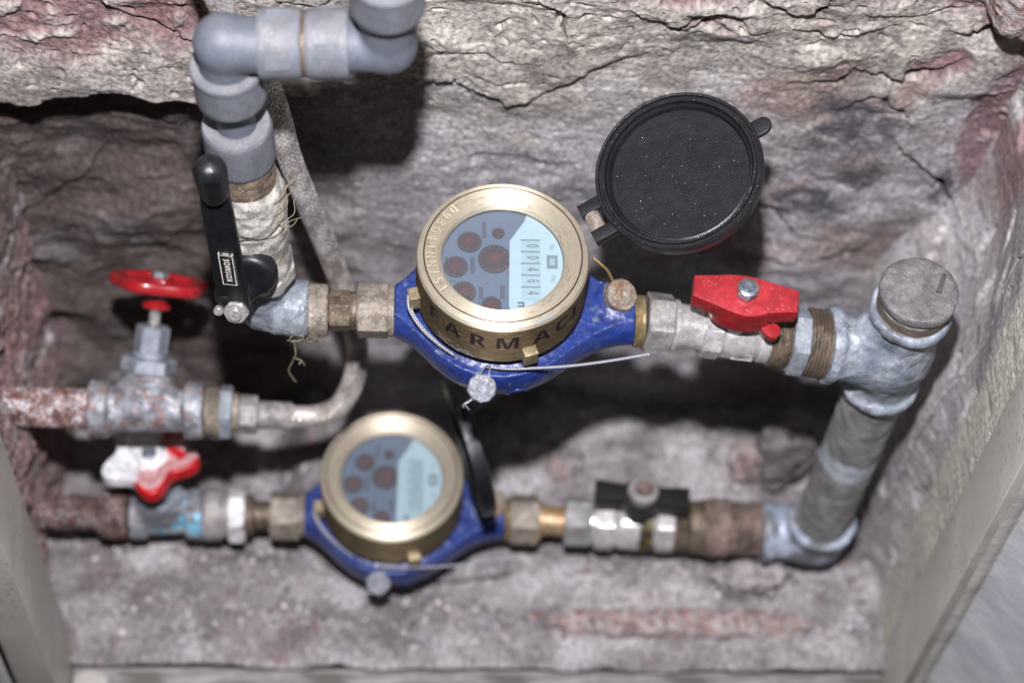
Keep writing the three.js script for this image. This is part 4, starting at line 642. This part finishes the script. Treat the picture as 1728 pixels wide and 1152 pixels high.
// left gate valve with red handwheel, and the painted old pipe feeding it
{
  const t = thing('supply_pipe', 'rusty old pipe flaking white paint coming in from the left wall', 'pipe', [-0.245, 0.262, -0.656]);
  part(t, 'pipe', tint(turn([-0.30, 0.273, -0.657], [1, 0, 0.02], rod(0.0126, 0.094), { rough: 0.0012, f: 90 }), (p) => mix3([1.1, 0.95, 0.9], [2.5, 2.9, 3.1], sm(-0.28, 0.0, fbm(p.x * 120, p.y * 120, p.z * 120, 4)) * sm(0.25, 0.27, p.y + 0.01))), M.rust);
}
function gateValve(name, label, A, len, stemDir, stemL, mats, o) {
  const t = thing('gate_valve', label, 'gate valve', [A[0] + len / 2, A[1] - 0.018, A[2]]), d = [1, 0, 0], B = [A[0] + len * 0.46, A[1], A[2]], s = V(...stemDir).normalize(), S = (k) => B.map((v, i) => v + s.getComponent(i) * k);
  const g = sdf((p) => { let e = cone(p, A, [A[0] + len, A[1], A[2]], o.r * 0.86, o.r * 0.86); e = smin(e, cyl(p, A, [A[0] + 0.012, A[1], A[2]], o.r * 1.12, 0.0015), 0.003); e = smin(e, cyl(p, [A[0] + len - 0.012, A[1], A[2]], [A[0] + len, A[1], A[2]], o.r * 1.12, 0.0015), 0.003); e = smin(e, cyl(p, S(-0.002), S(stemL * 0.3), o.r * 0.98, 0.002), 0.007); e = Math.max(e, A[0] - p[0], p[0] - A[0] - len); return e + bumpy(p, 0.0009, 150, A[1]); }, [A[0] - 0.002, A[1] - o.r * 1.4, A[2] - 0.05], [A[0] + len + 0.002, A[1] + o.r + stemL * 0.45, A[2] + o.r * 1.5], 0.0012);
  part(t, 'body', tint(g, o.bodyTint), mats[0]);
  part(t, 'bonnet', [tint(hex(S(stemL * 0.3), s.toArray(), stemL * 0.12, o.r * 1.08, { rot: 0.3 }), blotch(0.7, 150)), tint(hex(S(stemL * 0.45), s.toArray(), stemL * 0.22, o.r * 0.66, { rot: 0.1 }), blotch(0.7, 150)), tint(turn(S(stemL * 0.41), s.toArray(), rod(o.r * 0.62, stemL * 0.05)), blotch())], mats[0]);
  part(t, 'spindle', turn(S(stemL * 0.64), s.toArray(), rod(0.0036, stemL * 0.36)), M.zinc);
  const [fx, fy, fz] = frameOf(s.toArray(), [0.1, 0, 1]), C = S(stemL), loc = (p) => { const q = [p[0] - C[0], p[1] - C[1], p[2] - C[2]]; return [fx, fy, fz].map((a) => a[0] * q[0] + a[1] * q[1] + a[2] * q[2]); };
  const wheel = sdf((p) => {
    const [x, y, z] = loc(p), r = Math.hypot(x, y), th = Math.atan2(y, x) + o.phase, Rr = o.R + o.wave * Math.cos(o.lobes * th);
    let e = smax(Math.abs(r - Rr) - o.rim, Math.abs(z) - o.thick, 0.003);
    const hub = smax(r - 0.0085, Math.abs(z) - o.thick * 1.05, 0.002); e = smin(e, hub, 0.003);
    const per = 6.2832 / o.lobes, m = ((th % per) + per * 1.5) % per - per / 2, across = Math.abs(Math.sin(m) * r); e = smin(e, smax(across - o.spoke, Math.max(Math.abs(z + o.thick * 0.2) - o.thick * 0.6, r - Rr), 0.002), 0.003); return e;
  }, C.map((v) => v - o.R * 1.4), C.map((v) => v + o.R * 1.4), 0.0009);
  const w = part(t, 'handwheel', tint(wheel, (p, n) => o.wheelTint(p, n, loc([p.x, p.y, p.z]))), o.wheelMat);
  part(w, 'wheel_nut', hex(S(stemL + o.thick * 0.7), s.toArray(), 0.005, 0.0055), M.steel);
  if (o.disc) part(t, 'packing_nut', turn(S(stemL * 0.8), s.toArray(), [[0, 0], [0, 0.0075], [0.0008, 0.0088], [0.0028, 0.0088], [0.0034, 0.0075], [0.006, 0.0055], [0.006, 0]]), M.redGloss);
  return t;
}
gateValve('gate_valve', 'weathered gate valve with a thin red handwheel, left of the black lever', [-0.2085, 0.273, -0.655], 0.072, [0.13, 0.62, -0.77], 0.081, [M.galv], { r: 0.0165, R: 0.0262, wave: 0.0016, lobes: 5, rim: 0.0040, thick: 0.0040, spoke: 0.0032, phase: 0.4, disc: true, wheelMat: M.redGloss, wheelTint: () => 1, bodyTint: (p) => { const k = fbm(p.x * 90, p.y * 90, p.z * 90, 4); return mix3(mix3([0.62, 0.58, 0.56], [1.15, 1.1, 1.05], sm(-0.3, 0.3, k)), [0.9, 0.42, 0.3], 0.7 * sm(0.2, 0.34, fbm(p.x * 150, p.y * 150, p.z * 150 + 9, 3))); } });
{
  const t = thing('pipe_nipple', 'brownish threaded nipple between the left gate valve and the braided hose', 'pipe nipple', [-0.125, 0.255, -0.655], 'threaded pipe nipples');
  part(t, 'thread', tint(turn([-0.1365, 0.272, -0.655], [1, -0.05, 0], [[0, 0], ...threads(0, 0.012, 0.0158), [0.012, 0.012], [0.021, 0.0125], [0.021, 0]]), blotch(0.7)), M.tan);
  part(t, 'hex_collar', tint(hex([-0.1275, 0.2716, -0.655], [1, -0.05, 0], 0.0085, 0.0178, { rot: 0.2 }), blotch(0.7)), M.galv);
}
// lower left gate valve with a thick wheel, half white and half red
gateValve('gate_valve', 'lower left gate valve with a thick lobed wheel painted white and red', [-0.196, 0.1408, -0.6455], 0.05, [-0.08, 0.965, -0.2], 0.06, [M.galv], { r: 0.0155, R: 0.0228, wave: 0.0050, lobes: 5, rim: 0.0058, thick: 0.0052, spoke: 0.006, phase: 0.9, wheelMat: std({ roughness: 0.4, map: M.white.map }), wheelTint: (p, n, q) => { const k = q[0] + 0.25 * q[1] + 0.006 * noise(p.x * 90, p.y * 90, p.z * 90); const red = sm(0.0, 0.002, -q[0] * 0.9 + q[1] * 0.4 + 0.001 + 0.002 * noise(p.x * 160, p.y * 160, p.z * 160)) * (n.z > -0.2 ? 1 : 0.6); return mix3([0.95, 0.95, 0.95], lin(200, 22, 28), red * sm(0.010, 0.013, Math.hypot(q[0], q[1]))); }, bodyTint: (p) => { const k = sm(0.0, 0.3, fbm(p.x * 110, p.y * 110, p.z * 110, 4)); return mix3(mix3([0.5, 0.46, 0.44], [1, 0.95, 0.9], sm(-0.3, 0.3, fbm(p.x * 60, p.y * 60, p.z * 60, 4))), [0.55, 1.5, 1.9], 0.75 * k * sm(-0.19, -0.165, p.x)); } });
{
  const t = thing('rusty_coupling', 'dark rusty coupling at the left end of the lower line', 'pipe coupling', [-0.215, 0.124, -0.6455]);
  part(t, 'sleeve', tint(turn([-0.2135, 0.1408, -0.6455], X, [[-0.06, 0], [-0.06, 0.0118], [-0.004, 0.0118], [-0.003, 0.0165], [0.0, 0.0172], [0.014, 0.0172], [0.016, 0.016], [0.016, 0]], { rough: 0.0016, f: 110 }), blotch(0.6)), M.rust);
  const u = thing('pipe_union', 'pale zinc union between the white and red wheel and the lower meter', 'pipe union', [-0.115, 0.125, -0.6455]);
  part(u, 'ring_collar', tint(turn([-0.146, 0.1408, -0.6455], X, [[0, 0], [0, 0.0172], [0.001, 0.018], [0.011, 0.018], [0.012, 0.0165], [0.0165, 0.0162], [0.0165, 0]], { rough: 0.0007 }), blotch(0.7)), M.dusty);
  part(u, 'white_nut', tint(hex([-0.1295, 0.1408, -0.6455], X, 0.0115, 0.0195, { rot: 0.3 }), (p) => mix3([0.92, 0.92, 0.94], [0.45, 0.4, 0.38], sm(-0.05, 0.25, fbm(p.x * 140, p.y * 140, p.z * 140, 3)))), M.white);
  part(u, 'tail_piece', [tint(turn([-0.118, 0.1408, -0.6455], X, [[0, 0], [0, 0.0135], [0.005, 0.0138], [0.006, 0.0098], [0.018, 0.0098], [0.0185, 0]]), blotch(0.75))], M.thread);
  part(u, 'hex_nut', tint(hex([-0.1015, 0.1408, -0.6455], X, 0.0205, 0.0172, { rot: 0.26 }), blotch(0.72)), M.tan);
}
// right of the upper meter: union, red butterfly valve, nipple, tee, plug
const Q0 = [0.1262, 0.4288, -0.633], QT = [0.2712, 0.4092, -0.6262], QD = V(QT[0] - Q0[0], QT[1] - Q0[1], QT[2] - Q0[2]).normalize().toArray(), Q = (t) => along(Q0, QD, t);
{
  const t = thing('pipe_union', 'pale nickel plated union to the right of the upper meter', 'pipe union', along(Q(0.012), Y, -0.017));
  part(t, 'hex_nut', tint(hex(Q(0.0002), QD, 0.0155, 0.0184, { rot: 0.26 }), blotch(0.82, 150)), M.zinc);
  part(t, 'tail_piece', tint(turn(Q(0.0157), QD, [[0, 0.0142], [0.0008, 0.015], [0.0028, 0.015], [0.0034, 0.0132], [0.0175, 0.0126], [0.0182, 0.0118], [0.0182, 0]]), blotch(0.85)), M.chrome);
  const v = thing('ball_valve', 'chrome ball valve with a red butterfly handle', 'ball valve', along(Q(0.055), Y, -0.018));
  part(v, 'body', [tint(hex(Q(0.0335), QD, 0.0112, 0.0168, { sides: 8, rot: 0.2 }), blotch(0.85)), tint(turn(Q(0.0447), QD, [[0, 0], [0, 0.0138], [0.003, 0.0148], [0.011, 0.0156], [0.019, 0.0152], [0.022, 0.0146], [0.0226, 0.0152], [0.0285, 0.0152], [0.0292, 0.0142], [0.0292, 0]], { rough: 0.0002 }), blotch(0.8, 120))], M.chrome);
  const pw = V(0, 0.35, 0.94); { const o = V(...Q(0.0505)).addScaledVector(pw, 0.0145); for (const k of [0, 1, 2]) part(v, 'cast_bar', tube([o.clone().addScaledVector(V(0, -0.94, 0.35), 0.0035 + k * 0.0024).addScaledVector(pw, -0.0004 - k * 0.0006).toArray(), o.clone().addScaledVector(V(...QD), 0.012).addScaledVector(V(0, -0.94, 0.35), 0.0035 + k * 0.0024).addScaledVector(pw, -0.0002 - k * 0.0006).toArray()], k === 0 ? 0.0009 : 0.0006, { seg: 6, n: 4 }), M.chrome); }
  // handle: a waisted bar with a half-round skirt, on a stem that leans to the back
  const sd = V(0.05, 0.985, 0.02).normalize(), B = V(...Q(0.0515)), st = (k) => B.clone().addScaledVector(sd, k).toArray();
  part(v, 'stem', turn(st(0.008), sd.toArray(), rod(0.0085, 0.022)), M.chrome);
  const hx = V(0.985, -0.09, 0.12), hz = V().crossVectors(hx, sd).normalize(); hx.crossVectors(sd, hz).normalize();
  const s = new THREE.Shape(); s.moveTo(-0.0285, -0.0055); s.lineTo(-0.014, -0.0098); s.quadraticCurveTo(-0.004, -0.0132, 0.001, -0.0135); s.quadraticCurveTo(0.008, -0.0128, 0.013, -0.0095); s.lineTo(0.0285, -0.0062); s.lineTo(0.0285, 0.0062); s.lineTo(0.012, 0.0092); s.quadraticCurveTo(0, 0.0118, -0.012, 0.0095); s.lineTo(-0.0285, 0.0062); s.closePath();
  const hm = basis(st(0.0345), hx.toArray(), hz.clone().negate().toArray(), sd.toArray());
  const flat = basis(st(0.0345), hx.toArray(), V(0, 0, 0).sub(hz).toArray(), sd.toArray());
  const h = part(v, 'handle', [tint(slab(s, 0.0095, 0.001, flat), dust([1.5, 2.6, 2.6], 0.5, 400)), tint((() => { const q = new THREE.Shape(); q.moveTo(-0.0165, -0.004); q.absellipse(0, -0.004, 0.0165, 0.0085, Math.PI, 2 * Math.PI); q.closePath(); return slab(q, 0.010, 0.0012, basis(along(st(0.0265), hz.toArray(), 0.0002), hx.toArray(), V(0, 0, 0).sub(hz).toArray(), sd.toArray()), 24); })(), dust([1.5, 2.6, 2.6], 0.35, 400)), tint((() => { const q = new THREE.Shape(); q.absarc(0.0185, -0.0115, 0.0042, -2.4, 1.2); q.lineTo(0.008, -0.006); q.closePath(); const ho = new THREE.Path(); ho.absarc(0.0188, -0.0112, 0.0016, 0, 6.3); q.holes.push(ho); return slab(q, 0.003, 0.0006, basis(st(0.0258), hx.toArray(), V(0, 0, 0).sub(hz).toArray(), sd.toArray())); })(), () => 1)], M.red);
  part(v, 'stem_nut', [hex(st(0.0452), sd.toArray(), 0.0052, 0.0064), turn(st(0.0504), sd.toArray(), [[0, 0.0058], [0.0012, 0.0058], [0.002, 0.0045], [0.002, 0]]), turn(st(0.05), sd.toArray(), rod(0.0032, 0.0042))], M.steel);
  part(h, 'bead', new THREE.SphereGeometry(0.0016, 12, 8).translate(...V(...st(0.0215)).addScaledVector(hx, 0.0185).addScaledVector(hz, 0.009).toArray()), M.white);
  const n = thing('pipe_nipple', 'brown threaded hexagon nipple between the red handled valve and the tee', 'pipe nipple', along(Q(0.09), Y, -0.019), 'threaded pipe nipples');
  part(n, 'thread', tint(turn(Q(0.0725), QD, [[0, 0], ...threads(0, 0.0125, 0.0166), [0.0125, 0.012], [0.022, 0.012], ...threads(0.022, 0.034, 0.0202, 0.0022), [0.034, 0]], { step: 0.004 }), blotch(0.7)), M.thread);
  part(n, 'hex_collar', tint(hex(Q(0.0845), QD, 0.0102, 0.0208, { rot: 0.35 }), blotch(0.75)), M.galv);
}
{
  const t = thing('pipe_tee', 'large bluish galvanised tee fitting closed by a plug on top', 'pipe tee', [0.272, 0.372, -0.628]), c = QT, top = [0.2748, 0.4525, -0.6292], bot = [0.2722, 0.3705, -0.6295];
  const g = sdf((p) => { let d = cone(p, top, bot, 0.0202, 0.0202); d = smin(d, cone(p, c, Q(0.1085), 0.0198, 0.0202), 0.014); d = smin(d, cyl(p, along(top, Y, -0.004), along(top, Y, 0.0035), 0.0238, 0.003), 0.004); d = smin(d, cyl(p, along(bot, Y, -0.0035), along(bot, Y, 0.004), 0.0235, 0.003), 0.004); d = smin(d, cyl(p, Q(0.1065), Q(0.1135), 0.0228, 0.0025), 0.004); d = Math.max(d, p[1] - top[1] - 0.0035, bot[1] - 0.0035 - p[1], -(p[0] - Q(0.1065)[0]) * 0.99 - (p[1] - Q(0.1065)[1]) * -0.13); return d + bumpy(p, 0.0008, 130); }, [0.226, 0.362, -0.656], [0.302, 0.46, -0.6], 0.00125);
  part(t, 'casting', tint(g, (p) => { const k = fbm(p.x * 60, p.y * 60, p.z * 60, 4); return mix3(mix3([0.74, 0.78, 0.82], [1.18, 1.2, 1.22], sm(-0.35, 0.3, k)), [0.5, 0.42, 0.36], 0.5 * sm(0.18, 0.42, fbm(p.x * 120 + 5, p.y * 120, p.z * 120, 4))); }), M.galv);
  part(t, 'cast_size_mark', [[0, 0], [1, 0.1], [2, 0.15], [3, 0.1]].map(([i, q]) => { const a = 0.78 - i * 0.10, y = 0.392 + i * 0.0052, r = 0.0206; const cx = 0.2728, cz = -0.6292; return tube([...Array(9).keys()].map((k) => { const w = k / 8 * 6.283, aa = a + Math.cos(w) * 0.055, yy = y + Math.sin(w) * 0.0024; return [cx + Math.sin(aa) * r, yy, cz + Math.cos(aa) * r]; }), 0.0004, { seg: 5, n: 24 }); }), M.galv);
  const p = part(t, 'plug', tint(turn([0.2748, 0.4535, -0.6292], [0.02, 1, -0.02], [[0, 0], [0, 0.0195], ...threads(0.0005, 0.0045, 0.0207, 0.0014), [0.005, 0.0208], [0.0115, 0.0210], [0.0122, 0.0192], [0.0138, 0.0192], [0.0142, 0.0216], [0.0152, 0.0222], [0.0192, 0.0222], [0.0204, 0.0214], [0.0208, 0.0204], [0.0208, 0]], { seg: 96, rough: 0.0005, f: 120, box: true }), (p, n) => { const t = p.y - 0.4535; return mix3(t < 0.0125 ? [0.52, 0.42, 0.34] : [0.5, 0.48, 0.49], [0.56, 0.53, 0.55], sm(0.5, 0.95, n.y) * sm(-0.5, 0.3, fbm(p.x * 160, p.y * 160, p.z * 160, 3))).map((v) => v * mix(0.75, 1.1, sm(-0.3, 0.3, fbm(p.x * 60, p.y * 60, p.z * 60 + 2, 3)))); }), M.dullIron);
  part(p, 'plug_ridge', tint(slab((() => { const s = new THREE.Shape(); s.moveTo(-0.0009, -0.006); s.lineTo(0.0012, -0.006); s.lineTo(0.0008, 0.006); s.lineTo(-0.0006, 0.006); s.closePath(); return s; })(), 0.0016, 0.0004, basis([0.2875, 0.4738, -0.6335], [0.94, 0, 0.34], [0.34, 0, -0.94], [0, 1, 0])), () => 0.2), M.dullIron);
}
{
  const t = thing('iron_pipe', 'upright grey iron pipe with a pale painted band below the tee', 'pipe', [0.2722, 0.165, -0.633]);
  part(t, 'pipe', tint(turn([0.2722, 0.155, -0.6345], [0.0005, 1, 0.022], rod(0.0182, 0.222), { rough: 0.0008, f: 70, step: 0.004 }), (p) => { const k = sm(-0.3, 0.3, fbm(p.x * 70, p.y * 70, p.z * 70, 4)), b = p.y + 0.006 * noise(p.x * 90, p.y * 40, p.z * 90); return mix3(mix3([0.68, 0.68, 0.66], [1.0, 1.0, 0.98], k), [1.55, 1.72, 1.95], 0.95 * sm(0.262, 0.265, b) * sm(0.286, 0.283, b)); }), M.dullIron);
  const u = thing('pipe_elbow', 'galvanised elbow at the foot of the upright iron pipe', 'pipe elbow', [0.262, 0.118, -0.637], 'galvanised pipe elbows'), c = [0.2722, 0.1385, -0.637];
  const g = sdf((p) => { let d = smin(cone(p, c, [c[0] - 0.0005, 0.17, -0.6345], 0.0198, 0.0198), cone(p, c, [c[0] - 0.035, 0.139, -0.638], 0.0198, 0.019), 0.008); d = smin(d, cyl(p, [0.2722, 0.161, -0.6345], [0.2722, 0.1685, -0.6345], 0.0235, 0.002), 0.004); d = smin(d, cyl(p, [0.2415, 0.139, -0.638], [0.234, 0.139, -0.638], 0.0215, 0.002), 0.004); d = Math.max(d, p[1] - 0.1685, 0.234 - p[0]); return d + bumpy(p, 0.001, 120); }, [0.228, 0.112, -0.666], [0.3, 0.176, -0.606], 0.0013);
  part(u, 'casting', tint(g, (p) => mix3([0.55, 0.54, 0.52], [1.25, 1.3, 1.4], sm(-0.1, 0.35, fbm(p.x * 55, p.y * 55, p.z * 55 + 3, 4)))), M.galv);
}
// lower right line: union, black butterfly valve, brown nipples
const S0 = [0.0645, 0.1408, -0.6447], SD = V(0.272 - 0.0645, -0.0015, 0.0065).normalize().toArray(), S_ = (t) => along(S0, SD, t);
{
  const t = thing('pipe_union', 'dull union with a brass coloured neck right of the lower meter', 'pipe union', along(S_(0.02), Y, -0.017));
  part(t, 'hex_nut', tint(hex(S_(-0.003), SD, 0.0205, 0.0175, { rot: 0.26 }), blotch(0.8)), M.tan);
  part(t, 'tail_piece', tint(turn(S_(0.0175), SD, [[0, 0.0128], [0.002, 0.0128], [0.0022, 0.0100], [0.018, 0.0100], [0.0185, 0]]), blotch(0.85)), std({ map: mottle([178, 146, 108], [150, 118, 84], [190, 170, 140], { f: 7 }), metalness: 0.5, roughness: 0.5 }));
  part(t, 'hex_collar', tint(hex(S_(0.0345), SD, 0.018, 0.0178, { rot: 0.1 }), blotch(0.7)), M.dullIron);
  const v = thing('ball_valve', 'lower chrome ball valve with a black butterfly handle', 'ball valve', along(S_(0.085), Y, -0.018));
  part(v, 'body', [tint(turn(S_(0.0525), SD, [[0, 0], [0, 0.0155], [0.006, 0.016], [0.0068, 0.0165], [0.0068, 0]]), blotch(0.7)), tint(hex(S_(0.0555), SD, 0.0135, 0.0188, { sides: 8, rot: 0.2 }), blotch(0.9)), tint(turn(S_(0.069), SD, [[0, 0], [0, 0.0152], [0.004, 0.0172], [0.016, 0.0178], [0.026, 0.017], [0.028, 0.015], [0.028, 0]]), blotch(0.85)), tint(hex(S_(0.097), SD, 0.0125, 0.0188, { sides: 8, rot: 0.2 }), blotch(0.9))], M.chrome);
  part(v, 'label_band', tint(turn(S_(0.0855), SD, [[0, 0.015], [0, 0.0179], [0.009, 0.01785], [0.009, 0.015]]), (p) => mix3([0.14, 0.12, 0.1], [0.6, 0.6, 0.15], sm(0.1, 0.3, noise(p.x * 220, p.y * 300, p.z * 120)))), M.tan, { label: 'dark stained olive band round the valve body' });
  const sd = V(0.03, 0.99, -0.06).normalize(), B = V(...S_(0.0835)), st = (k) => B.clone().addScaledVector(sd, k).toArray();
  part(v, 'stem', turn(st(0.01), sd.toArray(), rod(0.009, 0.03)), M.black);
  const hx = V(0.995, -0.06, 0.08), hz = V().crossVectors(hx, sd).normalize(); hx.crossVectors(sd, hz).normalize();
  const s = new THREE.Shape(); s.moveTo(-0.0305, -0.0068); s.lineTo(-0.012, -0.0055); s.quadraticCurveTo(-0.007, -0.0115, 0, -0.0118); s.quadraticCurveTo(0.007, -0.0115, 0.012, -0.0055); s.lineTo(0.0305, -0.0068); s.lineTo(0.0305, 0.0062); s.lineTo(0.012, 0.0045); s.quadraticCurveTo(0.006, 0.0100, 0, 0.0102); s.quadraticCurveTo(-0.006, 0.0100, -0.012, 0.0045); s.lineTo(-0.0305, 0.0062); s.closePath();
  part(v, 'handle', slab(s, 0.010, 0.0012, basis(st(0.033), hx.toArray(), V(0, 0, 0).sub(hz).toArray(), sd.toArray())), M.black);
  part(v, 'stem_nut', turn(st(0.044), sd.toArray(), [[0, 0], [0, 0.0105], [0.004, 0.0105], [0.0055, 0.0092], [0.0058, 0.0066], [0.005, 0.0062], [0.005, 0]]), M.zinc);
  part(v, 'stem_end', turn(st(0.0485), sd.toArray(), rod(0.0058, 0.003)), M.rust);
  const n = thing('pipe_nipple', 'brown corroded nipple between the black handled valve and the lower elbow', 'pipe nipple', along(S_(0.14), Y, -0.019), 'threaded pipe nipples');
  part(n, 'thread', tint(turn(S_(0.1095), SD, [[0, 0], ...threads(0, 0.011, 0.0172), [0.011, 0.0178], [0.022, 0.0182], [0.023, 0]], { rough: 0.0008 }), blotch(0.7)), M.thread);
  part(n, 'reducer', tint(turn(S_(0.1305), SD, [[0, 0], [0, 0.0188], [0.001, 0.0198], [0.016, 0.0204], [0.0175, 0.0196], ...threads(0.018, 0.04, 0.0188), [0.04, 0]], { rough: 0.001 }), blotch(0.65)), std({ map: mottle([126, 106, 94], [98, 80, 70], [142, 130, 122], { f: 6 }), metalness: 0.2, roughness: 0.75, bumpMap: grit, bumpScale: 0.0005 }));
}
// small things behind and between
{
  const g = thing('green_pipe', 'short grey pipe end with a green tip, behind the red handled valve', 'pipe', [0.215, 0.352, -0.66]);
  part(g, 'pipe', tint(turn([0.204, 0.3505, -0.664], [1, -0.16, 0.0], [[0, 0], [0, 0.0066], [0.002, 0.0076], [0.028, 0.0076], [0.031, 0.006], [0.032, 0]], { rough: 0.0006 }), (p) => mix3([0.55, 1.05, 0.72], [1, 1, 1], sm(0.21, 0.225, p.x))), M.dusty);
  for (const [x, y, z, l] of [[-0.011, 0.402, -0.65, 'left'], [0.117, 0.400, -0.65, 'right']]) {
    const b = thing('wall_bracket', `dusty rounded wall bracket behind the ${l} end of the upper meter`, 'bracket', [x, y, z], 'wall brackets behind the upper meter');
    part(b, 'arm', [tint(sdf((p) => cone(p, [x, y - 0.035, z - 0.012], [x, y, z], 0.007, 0.0095) + bumpy(p, 0.001, 120), [x - 0.014, y - 0.06, z - 0.095], [x + 0.014, y + 0.014, z + 0.014], 0.0018), blotch(0.7))], M.tan);
  }
}
{
  const strands = (label, at, list, r, m, group) => { const t = thing('hemp_strand', label, 'hemp strand', at, group); part(t, 'fibres', list.map((p) => tube(p, r, { seg: 5, n: 24 })), m); };
  const a = [-0.0735, 0.4135, -0.628];
  strands('frayed hemp strand hanging below the bluish elbow', a, [[[a[0], a[1], a[2]], [a[0] + 0.001, a[1] - 0.012, a[2] + 0.004], [a[0] - 0.001, a[1] - 0.022, a[2] + 0.003], [a[0] - 0.004, a[1] - 0.034, a[2] + 0.003], [a[0] - 0.0005, a[1] - 0.047, a[2] + 0.003]], [[a[0] - 0.0005, a[1] - 0.018, a[2] + 0.003], [a[0] + 0.004, a[1] - 0.022, a[2] + 0.003], [a[0] + 0.0055, a[1] - 0.027, a[2] + 0.003]], [[a[0] + 0.004, a[1] - 0.022, a[2] + 0.003], [a[0] + 0.0025, a[1] - 0.024, a[2] + 0.004]]], 0.00042, M.fibre);
  const f = []; for (let i = 0; i < 7; i++) { const w = rnd() * 2.4 - 0.5, y = 0.550 - rnd() * 0.03, r = 0.0195 + rnd() * 0.002, q = (k) => [PX(y) + Math.cos(w - k * 0.5) * (r + k * k * 0.003 * rnd()), y - k * 0.004 * (rnd() - 0.2), PZ(y) + Math.sin(w - k * 0.5) * (r + k * 0.001)]; f.push([q(0), q(0.7), q(1.4), q(2.1)]); }
  f.push([[-0.0765, 0.527, -0.632], [-0.0725, 0.5255, -0.6305], [-0.069, 0.527, -0.6305], [-0.0665, 0.5305, -0.632]]);
  strands('wisps of hemp sticking out of the white taped valve', [PX(0.52), 0.515, PZ(0.52)], f, 0.00022, M.fibre);
  const g2 = []; for (let i = 0; i < 14; i++) { const x = -0.058 - rnd() * 0.014, w = 0.8 + rnd() * 0.9, r = 0.0152; g2.push([[x, 0.429 - Math.cos(w) * r, -0.637 + Math.sin(w) * r], [x + (rnd() - 0.5) * 0.008, 0.429 - Math.cos(w - 0.25) * (r + 0.002), -0.637 + Math.sin(w - 0.25) * (r + 0.002)], [x + (rnd() - 0.5) * 0.012, 0.429 - Math.cos(w - 0.5) * (r + 0.0035), -0.637 + Math.sin(w - 0.5) * (r + 0.003)]]); }
  strands('fuzz of hemp below the collar of the upper left union', [-0.064, 0.413, -0.63], g2, 0.0003, M.fibre);
}
renderer.render(scene, camera);
